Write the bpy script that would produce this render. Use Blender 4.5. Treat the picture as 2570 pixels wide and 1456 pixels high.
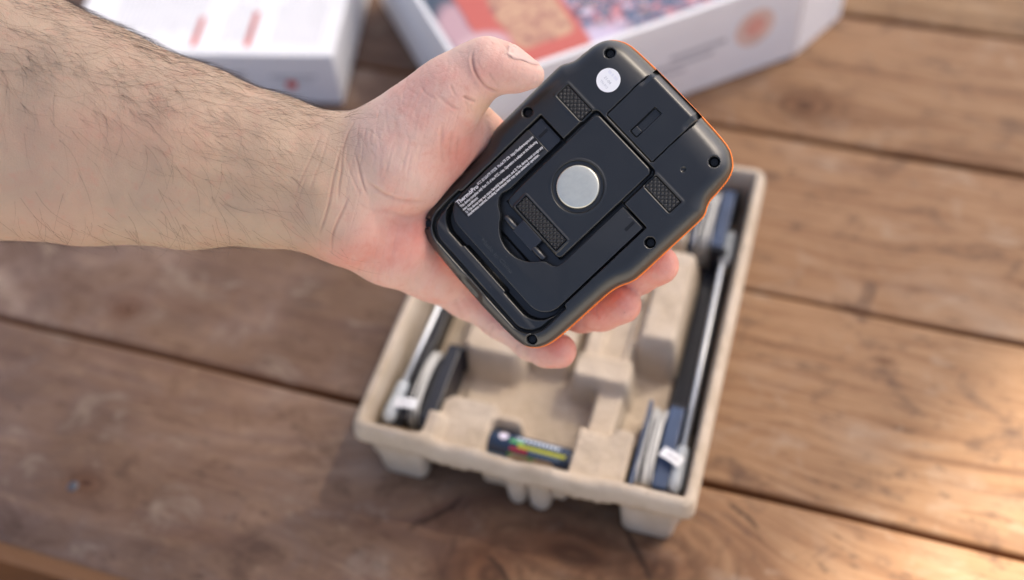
import bpy, bmesh, math, random
import numpy as np
from mathutils import Matrix, Vector
random.seed(7); np.random.seed(7)
for o in list(bpy.data.objects): bpy.data.objects.remove(o, do_unlink=True)
scene = bpy.context.scene
COL = scene.collection

# ------------------------------------------------------------------ camera
FPX = 2765.6                      # focal length in pixels of a 2570 px wide picture
CAMPOS = np.array([0.0, 0.0, 0.58])
RC = np.array([[0.95739945, 0.28401585, -0.05216588],     # camera right, up, back in world axes
               [-0.19703704, 0.77458542, 0.60099403],
               [0.21109876, -0.56511275, 0.79754931]])
cam = bpy.data.cameras.new('camera'); camo = bpy.data.objects.new('camera', cam); COL.objects.link(camo)
M = Matrix([list(RC[:, 0]) + [0], list(RC[:, 1]) + [0], list(RC[:, 2]) + [0], [0, 0, 0, 1]])
Mw = Matrix.Identity(4)
for i in range(3):
    for j in range(3): Mw[i][j] = RC[j][i]
Mw.translation = Vector(CAMPOS)
camo.matrix_world = Mw
cam.sensor_width = 36; cam.lens = FPX / 2570 * 36
cam.clip_start = 0.01; cam.clip_end = 500
cam.dof.use_dof = True; cam.dof.focus_distance = 0.466; cam.dof.aperture_fstop = 3.4
scene.camera = camo

# ------------------------------------------------------------------ sky, sun, exposure
SUN_AZ = math.radians(56)        # direction towards the sun, from +X anticlockwise
SUN_EL = math.radians(54)
world = bpy.data.worlds.new('World'); scene.world = world; world.use_nodes = True
wn = world.node_tree.nodes; wn.clear()
sky = wn.new('ShaderNodeTexSky'); sky.sky_type = 'NISHITA'; sky.sun_disc = False
sky.sun_elevation = SUN_EL; sky.sun_rotation = math.radians(90) - SUN_AZ
sky.air_density = 0.6; sky.dust_density = 5.5; sky.ozone_density = 0.15; sky.altitude = 100
bg = wn.new('ShaderNodeBackground'); bg.inputs[1].default_value = 0.12
wo = wn.new('ShaderNodeOutputWorld')
world.node_tree.links.new(sky.outputs[0], bg.inputs[0]); world.node_tree.links.new(bg.outputs[0], wo.inputs[0])
sun = bpy.data.lights.new('sun', 'SUN'); sun.energy = 5.0; sun.angle = math.radians(1.6); sun.color = (1.0, 0.87, 0.70)
suno = bpy.data.objects.new('sun', sun); COL.objects.link(suno)
SDIR = Vector((math.cos(SUN_EL) * math.cos(SUN_AZ), math.cos(SUN_EL) * math.sin(SUN_AZ), math.sin(SUN_EL)))
suno.rotation_euler = SDIR.to_track_quat('Z', 'Y').to_euler(); suno.location = SDIR * 6
vs = scene.view_settings
vs.view_transform = 'Standard'; vs.look = 'None'; vs.gamma = 1; vs.exposure = 1.27; vs.use_curve_mapping = False

# ------------------------------------------------------------------ helpers
def d2w(px, py, depth):            # photo pixel + depth (mm along the view axis) -> world, metres
    c = np.array([(px - 1285) / FPX * depth, (728 - py) / FPX * depth, -depth]) / 1000
    return CAMPOS + RC.T @ c
def at_z(px, py, z):
    d = RC.T @ np.array([px - 1285, 728 - py, -FPX]); return CAMPOS + d * ((z - CAMPOS[2]) / d[2])
def tag(o, label=None, cat=None, group=None, kind=None):
    if label: o['label'] = label
    if cat: o['category'] = cat
    if group: o['group'] = group
    if kind: o['kind'] = kind
    return o
def empty(name, loc=(0, 0, 0), label=None, cat=None, group=None):
    o = bpy.data.objects.new(name, None); COL.objects.link(o); o.location = loc; o.empty_display_size = .01
    return tag(o, label, cat, group)
def mesh_obj(name, verts, faces, mat=None, parent=None, smooth=True, sharp=None):
    me = bpy.data.meshes.new(name); me.from_pydata([tuple(map(float, v)) for v in verts], [], [tuple(map(int, f)) for f in faces]); me.update()
    if mat: me.materials.append(mat)
    if smooth:
        me.polygons.foreach_set('use_smooth', [True] * len(me.polygons))
        if sharp: me.set_sharp_from_angle(angle=math.radians(sharp))
    o = bpy.data.objects.new(name, me); COL.objects.link(o)
    if parent is not None: o.parent = parent
    return o
def bm_obj(name, bm, mat=None, parent=None, smooth=False, sharp=None):
    me = bpy.data.meshes.new(name); bm.normal_update(); bm.to_mesh(me); bm.free()
    if mat: me.materials.append(mat)
    if smooth:
        me.polygons.foreach_set('use_smooth', [True] * len(me.polygons))
        if sharp: me.set_sharp_from_angle(angle=math.radians(sharp))
    o = bpy.data.objects.new(name, me); COL.objects.link(o)
    if parent is not None: o.parent = parent
    return o
def box_bm(x0, x1, y0, y1, z0, z1, bev=0, seg=2):
    bm = bmesh.new(); bmesh.ops.create_cube(bm, size=1)
    for v in bm.verts:
        v.co = Vector(((x0 + x1) / 2 + v.co.x * (x1 - x0), (y0 + y1) / 2 + v.co.y * (y1 - y0), (z0 + z1) / 2 + v.co.z * (z1 - z0)))
    if bev: bmesh.ops.bevel(bm, geom=bm.edges[:], offset=bev, segments=seg, profile=.5, affect='EDGES')
    return bm
def tube(pts, radii, n=10, cap=True):
    pts = [np.array(p, float) for p in pts]; V = []; F = []
    if not hasattr(radii, '__len__'): radii = [radii] * len(pts)
    up = np.array([0.13, 0.31, 0.94])
    for i, p in enumerate(pts):
        t = pts[min(i + 1, len(pts) - 1)] - pts[max(i - 1, 0)]; t = t / (np.linalg.norm(t) + 1e-12)
        a = np.cross(t, up); a /= np.linalg.norm(a) + 1e-12; b = np.cross(t, a)
        for k in range(n):
            an = 2 * math.pi * k / n; V.append(p + radii[i] * (math.cos(an) * a + math.sin(an) * b))
    for i in range(len(pts) - 1):
        for k in range(n):
            F.append((i * n + k, i * n + (k + 1) % n, (i + 1) * n + (k + 1) % n, (i + 1) * n + k))
    if cap:
        F.append(tuple(range(n))); F.append(tuple(range((len(pts) - 1) * n, len(pts) * n))[::-1])
    return V, F
def merge(parts):
    V = []; F = []
    for v, f in parts:
        o = len(V); V += list(v); F += [tuple(i + o for i in q) for q in f]
    return V, F
def sstep(a, b, x):
    t = np.clip((x - a) / (b - a), 0, 1); return t * t * (3 - 2 * t)
def crom(P, n=8, closed=False):
    P = [np.array(p, float) for p in P]; out = []; m = len(P)
    for i in range(m if closed else m - 1):
        g = (lambda k: P[k % m]) if closed else (lambda k: P[min(max(k, 0), m - 1)])
        p0, p1, p2, p3 = g(i - 1), g(i), g(i + 1), g(i + 2)
        for k in range(n):
            t = k / n
            out.append(.5 * ((2 * p1) + (p2 - p0) * t + (2 * p0 - 5 * p1 + 4 * p2 - p3) * t * t + (3 * p1 - p0 - 3 * p2 + p3) * t ** 3))
    if not closed: out.append(P[-1])
    return np.array(out)
def pdist(px, py, poly, closed=False):          # distance of points to a polyline (numpy)
    d = np.full(px.shape, 1e9); P = np.array(poly); m = len(P)
    for i in range(m if closed else m - 1):
        a = P[i]; b = P[(i + 1) % m]; ab = b - a; L = ab @ ab + 1e-12
        t = np.clip(((px - a[0]) * ab[0] + (py - a[1]) * ab[1]) / L, 0, 1)
        d = np.minimum(d, np.hypot(px - a[0] - t * ab[0], py - a[1] - t * ab[1]))
    return d
def rbox(x, y, x0, x1, y0, y1, r):              # signed distance to a rounded rectangle, negative inside
    qx = np.abs(x - (x0 + x1) / 2) - (x1 - x0) / 2 + r; qy = np.abs(y - (y0 + y1) / 2) - (y1 - y0) / 2 + r
    return np.hypot(np.maximum(qx, 0), np.maximum(qy, 0)) + np.minimum(np.maximum(qx, qy), 0) - r

_lat = np.random.RandomState(11).rand(8, 257, 257)
def vnoise(x, y, k=0):                          # smooth value noise, 0..1
    xi = np.floor(x).astype(int); yi = np.floor(y).astype(int); fx = x - xi; fy = y - yi; fx = fx * fx * (3 - 2 * fx); fy = fy * fy * (3 - 2 * fy)
    L = _lat[k % 8]; a = L[xi % 256, yi % 256]; b = L[(xi + 1) % 256, yi % 256]; c = L[xi % 256, (yi + 1) % 256]; d = L[(xi + 1) % 256, (yi + 1) % 256]
    return (a * (1 - fx) + b * fx) * (1 - fy) + (c * (1 - fx) + d * fx) * fy

# ------------------------------------------------------------------ materials
class NT:
    def __init__(s, name):
        s.m = bpy.data.materials.new(name); s.m.use_nodes = True; s.t = s.m.node_tree; s.n = s.t.nodes
        s.b = s.n['Principled BSDF']; s.out = s.n['Material Output']
    def new(s, ty, **kw):
        n = s.n.new(ty)
        for k, v in kw.items(): setattr(n, k, v)
        return n
    def link(s, a, b): s.t.links.new(a, b)
    def val(s, sock, v):
        if hasattr(v, 'is_output') or hasattr(v, 'links'): s.link(v, sock)
        else: sock.default_value = v
    def math(s, op, a, b=0.0, c=0.0, clamp=False):
        n = s.new('ShaderNodeMath', operation=op); n.use_clamp = clamp
        s.val(n.inputs[0], a); s.val(n.inputs[1], b); s.val(n.inputs[2], c); return n.outputs[0]
    def noise(s, vec=None, scale=5, detail=4, rough=.55, dist=0.0, dim='3D'):
        n = s.new('ShaderNodeTexNoise'); n.inputs['Scale'].default_value = scale; n.inputs['Detail'].default_value = detail
        n.inputs['Roughness'].default_value = rough; n.inputs['Distortion'].default_value = dist
        if vec is not None: s.link(vec, n.inputs['Vector'])
        return n.outputs['Fac']
    def ramp(s, fac, stops):
        n = s.new('ShaderNodeValToRGB'); cr = n.color_ramp
        while len(cr.elements) < len(stops): cr.elements.new(.5)
        for e, (p, c) in zip(cr.elements, stops):
            e.position = p; e.color = (c if len(c) == 4 else (*c, 1)) if hasattr(c, '__len__') else (c, c, c, 1)
        s.link(fac, n.inputs[0]); return n.outputs[0]
    def mix(s, fac, a, b, mode='MIX'):
        n = s.new('ShaderNodeMix', data_type='RGBA', blend_type=mode); n.clamp_factor = True
        s.val(n.inputs[0], fac)
        for i, v in ((6, a), (7, b)):
            if isinstance(v, tuple): v = v if len(v) == 4 else (*v, 1)
            s.val(n.inputs[i], v)
        return n.outputs[2]
    def bump(s, hgt, strength=.3, dist=.001, normal=None):
        n = s.new('ShaderNodeBump'); n.inputs['Strength'].default_value = strength; n.inputs['Distance'].default_value = dist
        s.link(hgt, n.inputs['Height'])
        if normal is not None: s.link(normal, n.inputs['Normal'])
        return n.outputs[0]
    def obj(s): return s.new('ShaderNodeTexCoord').outputs['Object']
    def pos(s): return s.new('ShaderNodeNewGeometry').outputs['Position']
    def mapping(s, vec, loc=(0, 0, 0), rot=(0, 0, 0), scale=(1, 1, 1)):
        n = s.new('ShaderNodeMapping'); n.inputs[1].default_value = loc; n.inputs[2].default_value = rot; n.inputs[3].default_value = scale
        s.link(vec, n.inputs[0]); return n.outputs[0]
    def set(s, **kw):
        for k, v in kw.items(): s.val(s.b.inputs[k.replace('_', ' ')], v if not isinstance(v, tuple) or len(v) != 3 or 'Color' not in k.replace('_', ' ') else (*v, 1))
def simple(name, col, rough=.5, metal=0., var=.12, nscale=60, bump=.0, bscale=400, spec=.5, roughvar=.1):
    t = NT(name); p = t.obj()
    nz = t.noise(p, nscale, 5, .6)
    lo = tuple(c * (1 - var) for c in col); hi = tuple(min(1, c * (1 + var)) for c in col)
    t.link(t.ramp(nz, [(.3, lo), (.7, hi)]), t.b.inputs['Base Color'])
    r2 = t.noise(p, nscale * 2.7, 4); t.link(t.math('MULTIPLY_ADD', r2, roughvar * 2, rough - roughvar), t.b.inputs['Roughness'])
    t.b.inputs['Metallic'].default_value = metal; t.b.inputs['Specular IOR Level'].default_value = spec
    if bump: t.link(t.bump(t.noise(p, bscale, 3), bump, .0003), t.b.inputs['Normal'])
    return t.m

# wood: grain follows world X, bulges round the knots
def wood_material():
    t = NT('weathered_wood'); pos = t.pos()
    rnd = t.new('ShaderNodeObjectInfo').outputs['Random']
    sep = t.new('ShaderNodeSeparateXYZ'); t.link(pos, sep.inputs[0]); X, Y, Z = sep.outputs
    knz = t.noise(pos, 45, 4, .6, .5); y = Y; dark = None; ringsum = None
    kn = [(1230, 1440, .030, .030), (1660, 1430, .034, .034), (1440, 1390, .026, .075), (215, 1212, .010, .016), (320, 775, .012, .014), (2220, 905, .004, .008), (2020, 262, .022, .03)]
    kx = []
    for (px, py, ry, rx) in kn:
        w = at_z(px, py, 0); dx = t.math('DIVIDE', t.math('SUBTRACT', X, float(w[0])), rx); dy = t.math('DIVIDE', t.math('SUBTRACT', Y, float(w[1])), ry)
        r2 = t.math('ADD', t.math('MULTIPLY', dx, dx), t.math('MULTIPLY', dy, dy))
        wide = t.math('EXPONENT', t.math('MULTIPLY', r2, -.28)); core = t.math('EXPONENT', t.math('MULTIPLY', r2, -1.6))
        y = t.math('SUBTRACT', y, t.math('MULTIPLY', t.math('SUBTRACT', Y, float(w[1])), t.math('MULTIPLY', wide, .82)))
        rr = t.math('MULTIPLY', t.math('SQRT', r2), t.math('MULTIPLY_ADD', knz, 1.6, .25)); ring = t.math('MULTIPLY', t.math('MULTIPLY_ADD', t.math('SINE', t.math('MULTIPLY', rr, 13.0)), .5, .5), core)
        dark = core if dark is None else t.math('MAXIMUM', dark, core); ringsum = ring if ringsum is None else t.math('MAXIMUM', ringsum, ring)
    cb = t.new('ShaderNodeCombineXYZ'); t.val(cb.inputs[0], X); t.val(cb.inputs[1], y); t.val(cb.inputs[2], t.math('MULTIPLY', rnd, 17.0))
    v = cb.outputs[0]
    warp = t.noise(t.mapping(v, scale=(5, 14, 1)), 1.0, 3); 
    cb2 = t.new('ShaderNodeCombineXYZ'); t.val(cb2.inputs[0], X); t.val(cb2.inputs[1], t.math('MULTIPLY_ADD', warp, .035, y)); t.val(cb2.inputs[2], t.math('MULTIPLY', rnd, 17.0)); v2 = cb2.outputs[0]
    g1 = t.noise(t.mapping(v2, scale=(6, 95, 1)), 1.0, 4, .6)       # broad streaks
    g2 = t.noise(t.mapping(v2, scale=(22, 420, 1)), 1.0, 4, .65)    # fine fibres
    blot = t.noise(t.mapping(v, scale=(9, 16, 1)), 1.0, 5, .6, .4)
    big = t.noise(t.mapping(pos, loc=(1.3, 4.2, 0), scale=(3.0, 4.5, 1)), 1.0, 2, .5)
    speck = t.noise(t.mapping(v, scale=(60, 150, 1)), 1.0, 4, .7)
    base = t.ramp(g1, [(.30, (.135, .070, .034)), (.42, (.250, .145, .074)), (.56, (.345, .215, .115)), (.70, (.180, .098, .048))])
    base = t.mix(t.math('MULTIPLY', t.ramp(g2, [(.35, 1.0), (.6, 0.0)]), .26), base, (.15, .075, .036))
    base = t.mix(t.math('MULTIPLY', rnd, .3), base, (.27, .125, .07))
    # weathering: greyish purple-brown film on part of the boards, pale scuffs, dark stains
    leftness = t.math('MULTIPLY_ADD', X, -2.4, -.05)
    mott = t.noise(t.mapping(pos, loc=(7, 1, 0), scale=(22, 34, 1)), 1.0, 6, .7, .6); film = t.math('ADD', t.math('ADD', t.math('MULTIPLY_ADD', big, 1.3, -.62), t.math('MULTIPLY_ADD', mott, 1.4, -.7)), leftness, clamp=True)
    base = t.mix(t.math('MULTIPLY', film, .85), base, t.ramp(blot, [(.28, (.060, .040, .036)), (.46, (.122, .084, .073)), (.60, (.195, .140, .120)), (.74, (.33, .26, .21))]))
    base = t.mix(t.math('MULTIPLY', t.ramp(blot, [(.56, 0.0), (.72, 1.0)]), .3), base, (.42, .33, .25))
    base = t.mix(t.math('MULTIPLY', t.ramp(speck, [(.60, 0.0), (.72, 1.0)]), .3), base, (.42, .29, .18))
    base = t.mix(t.math('MULTIPLY', t.ramp(speck, [(.30, 1.0), (.41, 0.0)]), .6), base, (.06, .038, .028))
    base = t.mix(t.math('MULTIPLY', t.ramp(mott, [(.32, 1.0), (.46, 0.0)]), .75), base, (.085, .050, .036))
    base = t.mix(t.math('MULTIPLY', t.ramp(mott, [(.56, 0.0), (.70, 1.0)]), .5), base, (.40, .31, .225))
    base = t.mix(t.math('MULTIPLY', dark, t.math('MULTIPLY_ADD', knz, 1.2, .1)), base, (.125, .050, .022))
    base = t.mix(t.math('MULTIPLY', ringsum, .75), base, (.05, .022, .012))
    for (ax_, ay_, bx_, by_, wd) in ((1560, 1300, 1640, 1470, .0016), (1225, 1390, 1275, 1470, .0016), (1030, 1330, 1160, 1250, .0018), (1830, 1260, 1900, 1330, .0012)):
        A_, B_ = at_z(ax_, ay_, 0), at_z(bx_, by_, 0); ce = (A_ + B_) / 2; dv = B_ - A_; ln = float(np.hypot(dv[0], dv[1])); dv = dv / ln
        ux = t.math('SUBTRACT', X, float(ce[0])); uy = t.math('SUBTRACT', Y, float(ce[1])); wob = t.math('MULTIPLY_ADD', knz, .012, -.006)
        al = t.math('DIVIDE', t.math('ADD', t.math('MULTIPLY', ux, float(dv[0])), t.math('MULTIPLY', uy, float(dv[1]))), ln * .5)
        ac = t.math('DIVIDE', t.math('ADD', wob, t.math('SUBTRACT', t.math('MULTIPLY', uy, float(dv[0])), t.math('MULTIPLY', ux, float(dv[1])))), wd)
        cm = t.math('EXPONENT', t.math('MULTIPLY', t.math('ADD', t.math('MULTIPLY', ac, ac), t.math('POWER', t.math('ABSOLUTE', al), 6.0)), -1.0))
        base = t.mix(t.math('MULTIPLY', cm, .85), base, (.03, .016, .010))
    # more orange where the corner rounds over
    nz = t.new('ShaderNodeSeparateXYZ'); t.link(t.new('ShaderNodeNewGeometry').outputs['Normal'], nz.inputs[0])
    edge = t.ramp(nz.outputs[2], [(.55, 1.0), (.93, 0.0)])
    base = t.mix(t.math('MULTIPLY', edge, .8), base, (.19, .078, .024))
    t.link(base, t.b.inputs['Base Color'])
    t.link(t.math('MULTIPLY_ADD', blot, .3, .52), t.b.inputs['Roughness']); t.b.inputs['Specular IOR Level'].default_value = .22
    hh = t.math('ADD', t.math('MULTIPLY', g2, .6), t.math('MULTIPLY', g1, .6))
    t.link(t.bump(hh, .5, .0012), t.b.inputs['Normal'])
    return t.m
WOOD = wood_material()

def pulp_material():
    t = NT('moulded_pulp'); p = t.obj()
    a = t.noise(p, 45, 5, .6); b = t.noise(p, 900, 3, .6); c = t.noise(t.mapping(p, scale=(1, .35, 1)), 700, 2)
    col = t.ramp(a, [(.3, (.46, .375, .275)), (.5, (.54, .45, .345)), (.7, (.60, .515, .41))])
    col = t.mix(t.math('MULTIPLY', t.ramp(c, [(.66, 0.0), (.74, 1.0)]), .5), col, (.24, .18, .13))
    t.link(col, t.b.inputs['Base Color']); t.b.inputs['Roughness'].default_value = .92; t.b.inputs['Specular IOR Level'].default_value = .15
    t.link(t.bump(t.math('ADD', b, t.math('MULTIPLY', a, 1.2)), .5, .0007), t.b.inputs['Normal'])
    return t.m
PULP = pulp_material()

def black_plastic(name='black_plastic', col=(.0100, .0112, .0118), rough=.36):
    t = NT(name); p = t.obj()
    d = t.noise(p, 2600, 2, .5); s = t.noise(p, 330, 4, .75); w = t.noise(p, 60, 4, .6)
    c = t.mix(t.ramp(w, [(.35, 0.0), (.75, .5)]), (*col,), tuple(x * 1.45 for x in col))
    c = t.mix(t.math('MULTIPLY', t.ramp(s, [(.69, 0.0), (.73, 1.0)]), .3), c, (.24, .24, .23))      # dust
    t.link(c, t.b.inputs['Base Color'])
    t.link(t.math('MULTIPLY_ADD', w, .16, rough - .08), t.b.inputs['Roughness']); t.b.inputs['Specular IOR Level'].default_value = .7; t.b.inputs['Coat Weight'].default_value = .2; t.b.inputs['Coat Roughness'].default_value = .28
    t.link(t.bump(d, .22, .0002), t.b.inputs['Normal'])
    return t.m
BLACK = black_plastic()
BLACK_SMOOTH = black_plastic('black_plastic_smooth', (.012, .014, .018), .34)
RUBBER = black_plastic('black_rubber', (.012, .012, .012), .6)
ORANGE = simple('orange_rubber', (.80, .20, .025), .55, var=.08, nscale=90, bump=.1)
STEEL = simple('brushed_steel', (.62, .65, .68), .42, metal=1., var=.05, nscale=200, roughvar=.06)
MAGNET = simple('nickel_magnet', (.80, .785, .66), .38, metal=.75, var=.05, nscale=420, bump=.05, bscale=900, roughvar=.07)
SCREW = simple('black_screw', (.03, .03, .03), .3, metal=.9, var=.1)
WHITEPAPER = simple('white_paper', (.86, .86, .86), .6, var=.02, nscale=80)
STICKER = simple('white_sticker', (.93, .93, .93), .55, var=.01)
LABELINK = simple('label_black', (.006, .006, .006), .42, var=.2)
WHITEINK = simple('white_ink', (.86, .86, .86), .6, var=.05)
GREYINK = simple('grey_ink', (.52, .52, .54), .6, var=.1)
FADEDINK = simple('faded_grey_ink', (.58, .58, .61), .6, var=.1)
EMBOSS = simple('dark_grey_plastic', (.045, .05, .052), .5, var=.4, nscale=900)  # dark grey, paler than the shell, for raised letters and ridges
REDINK = simple('red_ink', (.72, .10, .07), .55, var=.08)
SOFTRED = simple('coral_ink', (.84, .42, .33), .6, var=.15, nscale=80)
CARD = simple('white_carton', (.90, .90, .90), .5, var=.03, nscale=30)
BLUEPLAST = simple('dark_blue_plastic', (.05, .08, .15), .3, var=.2, nscale=50)
NAVY = simple('black_card_plastic', (.012, .014, .022), .4, var=.2)
CABLE = simple('grey_braided_cable', (.58, .58, .55), .5, metal=.25, var=.25, nscale=1200, bump=.4, bscale=2500)
SILICONE = simple('pale_grey_silicone', (.44, .48, .50), .4, var=.06)
TAGM = simple('white_tag', (.85, .87, .88), .5, var=.02)

# ------------------------------------------------------------------ ground and table
bm = bmesh.new(); bmesh.ops.create_grid(bm, x_segments=1, y_segments=1, size=40)
for v in bm.verts: v.co.z = -.74
g = bm_obj('ground', bm, simple('pale_patio_concrete', (.42, .41, .39), .85, var=.15, nscale=6, bump=.3, bscale=60)); tag(g, kind='structure')

table = empty('picnic_table', (0, .75, -.74), 'weathered brown wooden picnic table with wide rounded-edge planks', 'table')
def lp(parent, o):   # keep a world-space mesh in place under a parent empty
    o.parent = parent; o.matrix_parent_inverse = parent.matrix_world.inverted(); return o
bpy.context.view_layer.update()
for k in range(8):
    y0 = .1605 + .145 * k; y1 = y0 + .145
    a = y0 + .0014 + random.uniform(-.0004, .0004); b = y1 - .0014 + random.uniform(-.0004, .0004)
    zt = random.uniform(-.0012, 0)
    r = .0042; th = .038; prof = []
    for (cx, cz, a0) in ((b - r, zt - r, 0), (a + r, zt - r, 90), (a + r, zt - th + r, 180), (b - r, zt - th + r, 270)):
        for q in range(6): an = math.radians(a0 + q * 18); prof.append((cx + r * math.cos(an), cz + r * math.sin(an)))
    V = []; F = []; xs = np.linspace(-1.15, .75, 77); n = len(prof)
    for i, x in enumerate(xs):
        wob = .0007 * math.sin(x * 9 + k * 2.1) + .0004 * math.sin(x * 31 + k)
        for (py, pz) in prof: V.append((x, py + wob, pz + .0005 * math.sin(x * 6 + k * 1.7 + py * 30)))
    for i in range(len(xs) - 1):
        for q in range(n): F.append((i * n + q, (i + 1) * n + q, (i + 1) * n + (q + 1) % n, i * n + (q + 1) % n))
    F.append(tuple(range(n))); F.append(tuple(range((len(xs) - 1) * n, len(xs) * n))[::-1])
    lp(table, mesh_obj('plank', V, F, WOOD, sharp=50))
for xb in (-.85, .45):
    lp(table, bm_obj('cross_beam', box_bm(xb - .045, xb + .045, .2, 1.28, -.079, -.0385, .003), WOOD))
    for yb in (.3, 1.18):
        lp(table, bm_obj('leg', box_bm(xb + .05, xb + .09, yb - .045, yb + .045, -.74, -.04, .003), WOOD))
# a nail in the knot of the front plank
w = at_z(182, 1220, 0)
bm = bmesh.new(); bmesh.ops.create_uvsphere(bm, u_segments=16, v_segments=8, radius=1)
for v in bm.verts: v.co = Vector((w[0] + v.co.x * .0042, w[1] + v.co.y * .0042, -.0012 + v.co.z * .0017))
lp(table, bm_obj('nail_head', bm, simple('dull_galvanised_nail', (.10, .105, .12), .55, metal=.5, var=.2, nscale=900), smooth=True))

# ------------------------------------------------------------------ pulp tray
TX0, TX1, TY0, TY1 = -201.5, -8.0, 262.5, 510.0
def soft(m, w): return 1 - sstep(-w / 2, w / 2, m)         # 1 inside, 0 outside
def tray_z(x, y):
    z = np.full(x.shape, 11.0)
    z += 2.0 * np.sin(x * .05) * np.sin(y * .04)
    def put(zv, x0, x1, y0, y1, r=4, w=3.0):
        nonlocal z
        m = soft(rbox(x, y, x0, x1, y0, y1, r), w); z = z * (1 - m) + zv * m
    put(39.0, -160, -124, 255, 304, 7, 4); put(36.0, -128, -111, 291, 301, 4, 4); put(46, -167, -154, 255, 288, 5, 5)      # plateau behind the front rim
    put(40.0, -80, -46, 255, 306, 6, 4)
    put(30.0, -77, -60, 300, 336, 3, 4)                                              # neck
    put(40.0, -93, -58, 332, 352, 4, 4); put(36.0, -91, -62, 350, 480, 3, 4); put(44, -86, -62, 392, 425, 3, 4)
    put(33.0, -80, -66, 352, 390, 3, 3)
    put(46.0, -62, -36, 362, 436, 5, 9); put(47, -60, -44, 440, 505, 5, 5)
    put(36.0, -163, -124, 336, 440, 8, 7); put(44, -166, -110, 440, 510, 6, 6)
    put(26.0, -122, -96, 345, 470, 6, 5)
    put(8.0, -127.5, -79.5, 268.0, 294, 3, 2.6)                                      # battery pocket
    put(1.0, -192.5, -164, 268.5, 345, 6, 3); put(2.0, -193, -172, 300, 500, 5, 3)    # left slot
    put(8.0, -166, -156, 300, 335, 4, 4)
    put(1.0, -47, -17.5, 268.5, 333, 6, 3); put(2.0, -35, -17.5, 320, 500, 4, 3); put(2.0, -47, -17.5, 440, 500, 4, 3)
    for cx in (-107, -94): put(-.5, cx - 5.5, cx + 5.5, 266.5, 283, 5, 4)                   # stubby feet under the batteries
    # rim all round
    dout = -rbox(x, y, TX0, TX1, TY0, TY1, 7)             # distance inwards from the outer edge
    rimw = 6.8
    rim = 1 - sstep(rimw - 1.2, rimw + 1.6, dout)
    dip = soft(rbox(x, y, -152, -52, 240, 285, 10), 16) * (3.6 + 1.2 * np.sin(x * .16))
    rz = 50.0 - dip
    z = z * (1 - rim) + rz * rim
    z = z - np.where(dout < 3.5, 3.5 - np.sqrt(np.maximum(3.5 ** 2 - (3.5 - np.clip(dout, 0, 3.5)) ** 2, 0)), 0)
    z = z + .9 * (vnoise(x * .13, y * .13, 1) - .5) + .5 * (vnoise(x * .4, y * .4, 2) - .5)
    return z
def half_w(y):     # rounded corners
    r = 7.0; d = np.minimum(y - TY0, TY1 - y); return np.where(d < r, r - np.sqrt(np.maximum(r * r - (r - d) ** 2, 0)), 0)
ny, nx = 250, 196
ys = np.concatenate([TY0 + np.array([0, .25, .7, 1.3, 2.0]), np.linspace(TY0 + 3, TY1 - 3, ny - 10), TY1 - np.array([2.0, 1.3, .7, .25, 0])])
frac = np.concatenate([[0, .0012, .0035, .007], np.linspace(.011, .989, nx - 8), [.993, .9965, .9988, 1]])
YY, FF = np.meshgrid(ys, frac, indexing='ij'); ins = half_w(YY)
XX = (TX0 + ins) + FF * ((TX1 - ins) - (TX0 + ins)); ZZ = tray_z(XX, YY)
V = [np.stack([XX, YY, ZZ], -1).reshape(-1, 3)]; F = []
idx = np.arange(len(ys) * len(frac)).reshape(len(ys), len(frac))
F += np.stack([idx[:-1, :-1], idx[:-1, 1:], idx[1:, 1:], idx[1:, :-1]], -1).reshape(-1, 4).tolist()
ring = list(idx[0, :]) + list(idx[1:, -1]) + list(idx[-1, ::-1][1:]) + list(idx[::-1, 0][1:-1])
P0 = V[0][ring]; cx, cy = (TX0 + TX1) / 2, (TY0 + TY1) / 2
base = len(V[0]); prev = ring; m = len(ring)
for li, (off, dz) in enumerate(((.6, -3), (.9, -7.5), (.9, -11))):
    nrm = P0[:, :2] - np.array([cx, cy]); nrm = np.stack([np.sign(nrm[:, 0]) * (np.abs(nrm[:, 0]) > 88), np.sign(nrm[:, 1]) * (np.abs(nrm[:, 1]) > 115)], -1)
    ragged = (.8 * np.sin(np.arange(m) * .37) + .6 * np.sin(np.arange(m) * .93 + 1)) * (li == 2)
    Q = P0.copy(); Q[:, :2] += nrm * off; Q[:, 2] += dz + ragged
    V.append(Q); cur = list(range(base, base + m)); base += m
    F += [(prev[i], cur[i], cur[(i + 1) % m], prev[(i + 1) % m]) for i in range(m)]; prev = cur
tray = mesh_obj('moulded_pulp_tray', np.concatenate(V) / 1000, F, PULP)
tag(tray, 'grey-beige moulded pulp packing tray with deep slots and stubby feet', 'tray')
md = tray.modifiers.new('thickness', 'SOLIDIFY'); md.thickness = .0018; md.offset = -1

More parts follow.
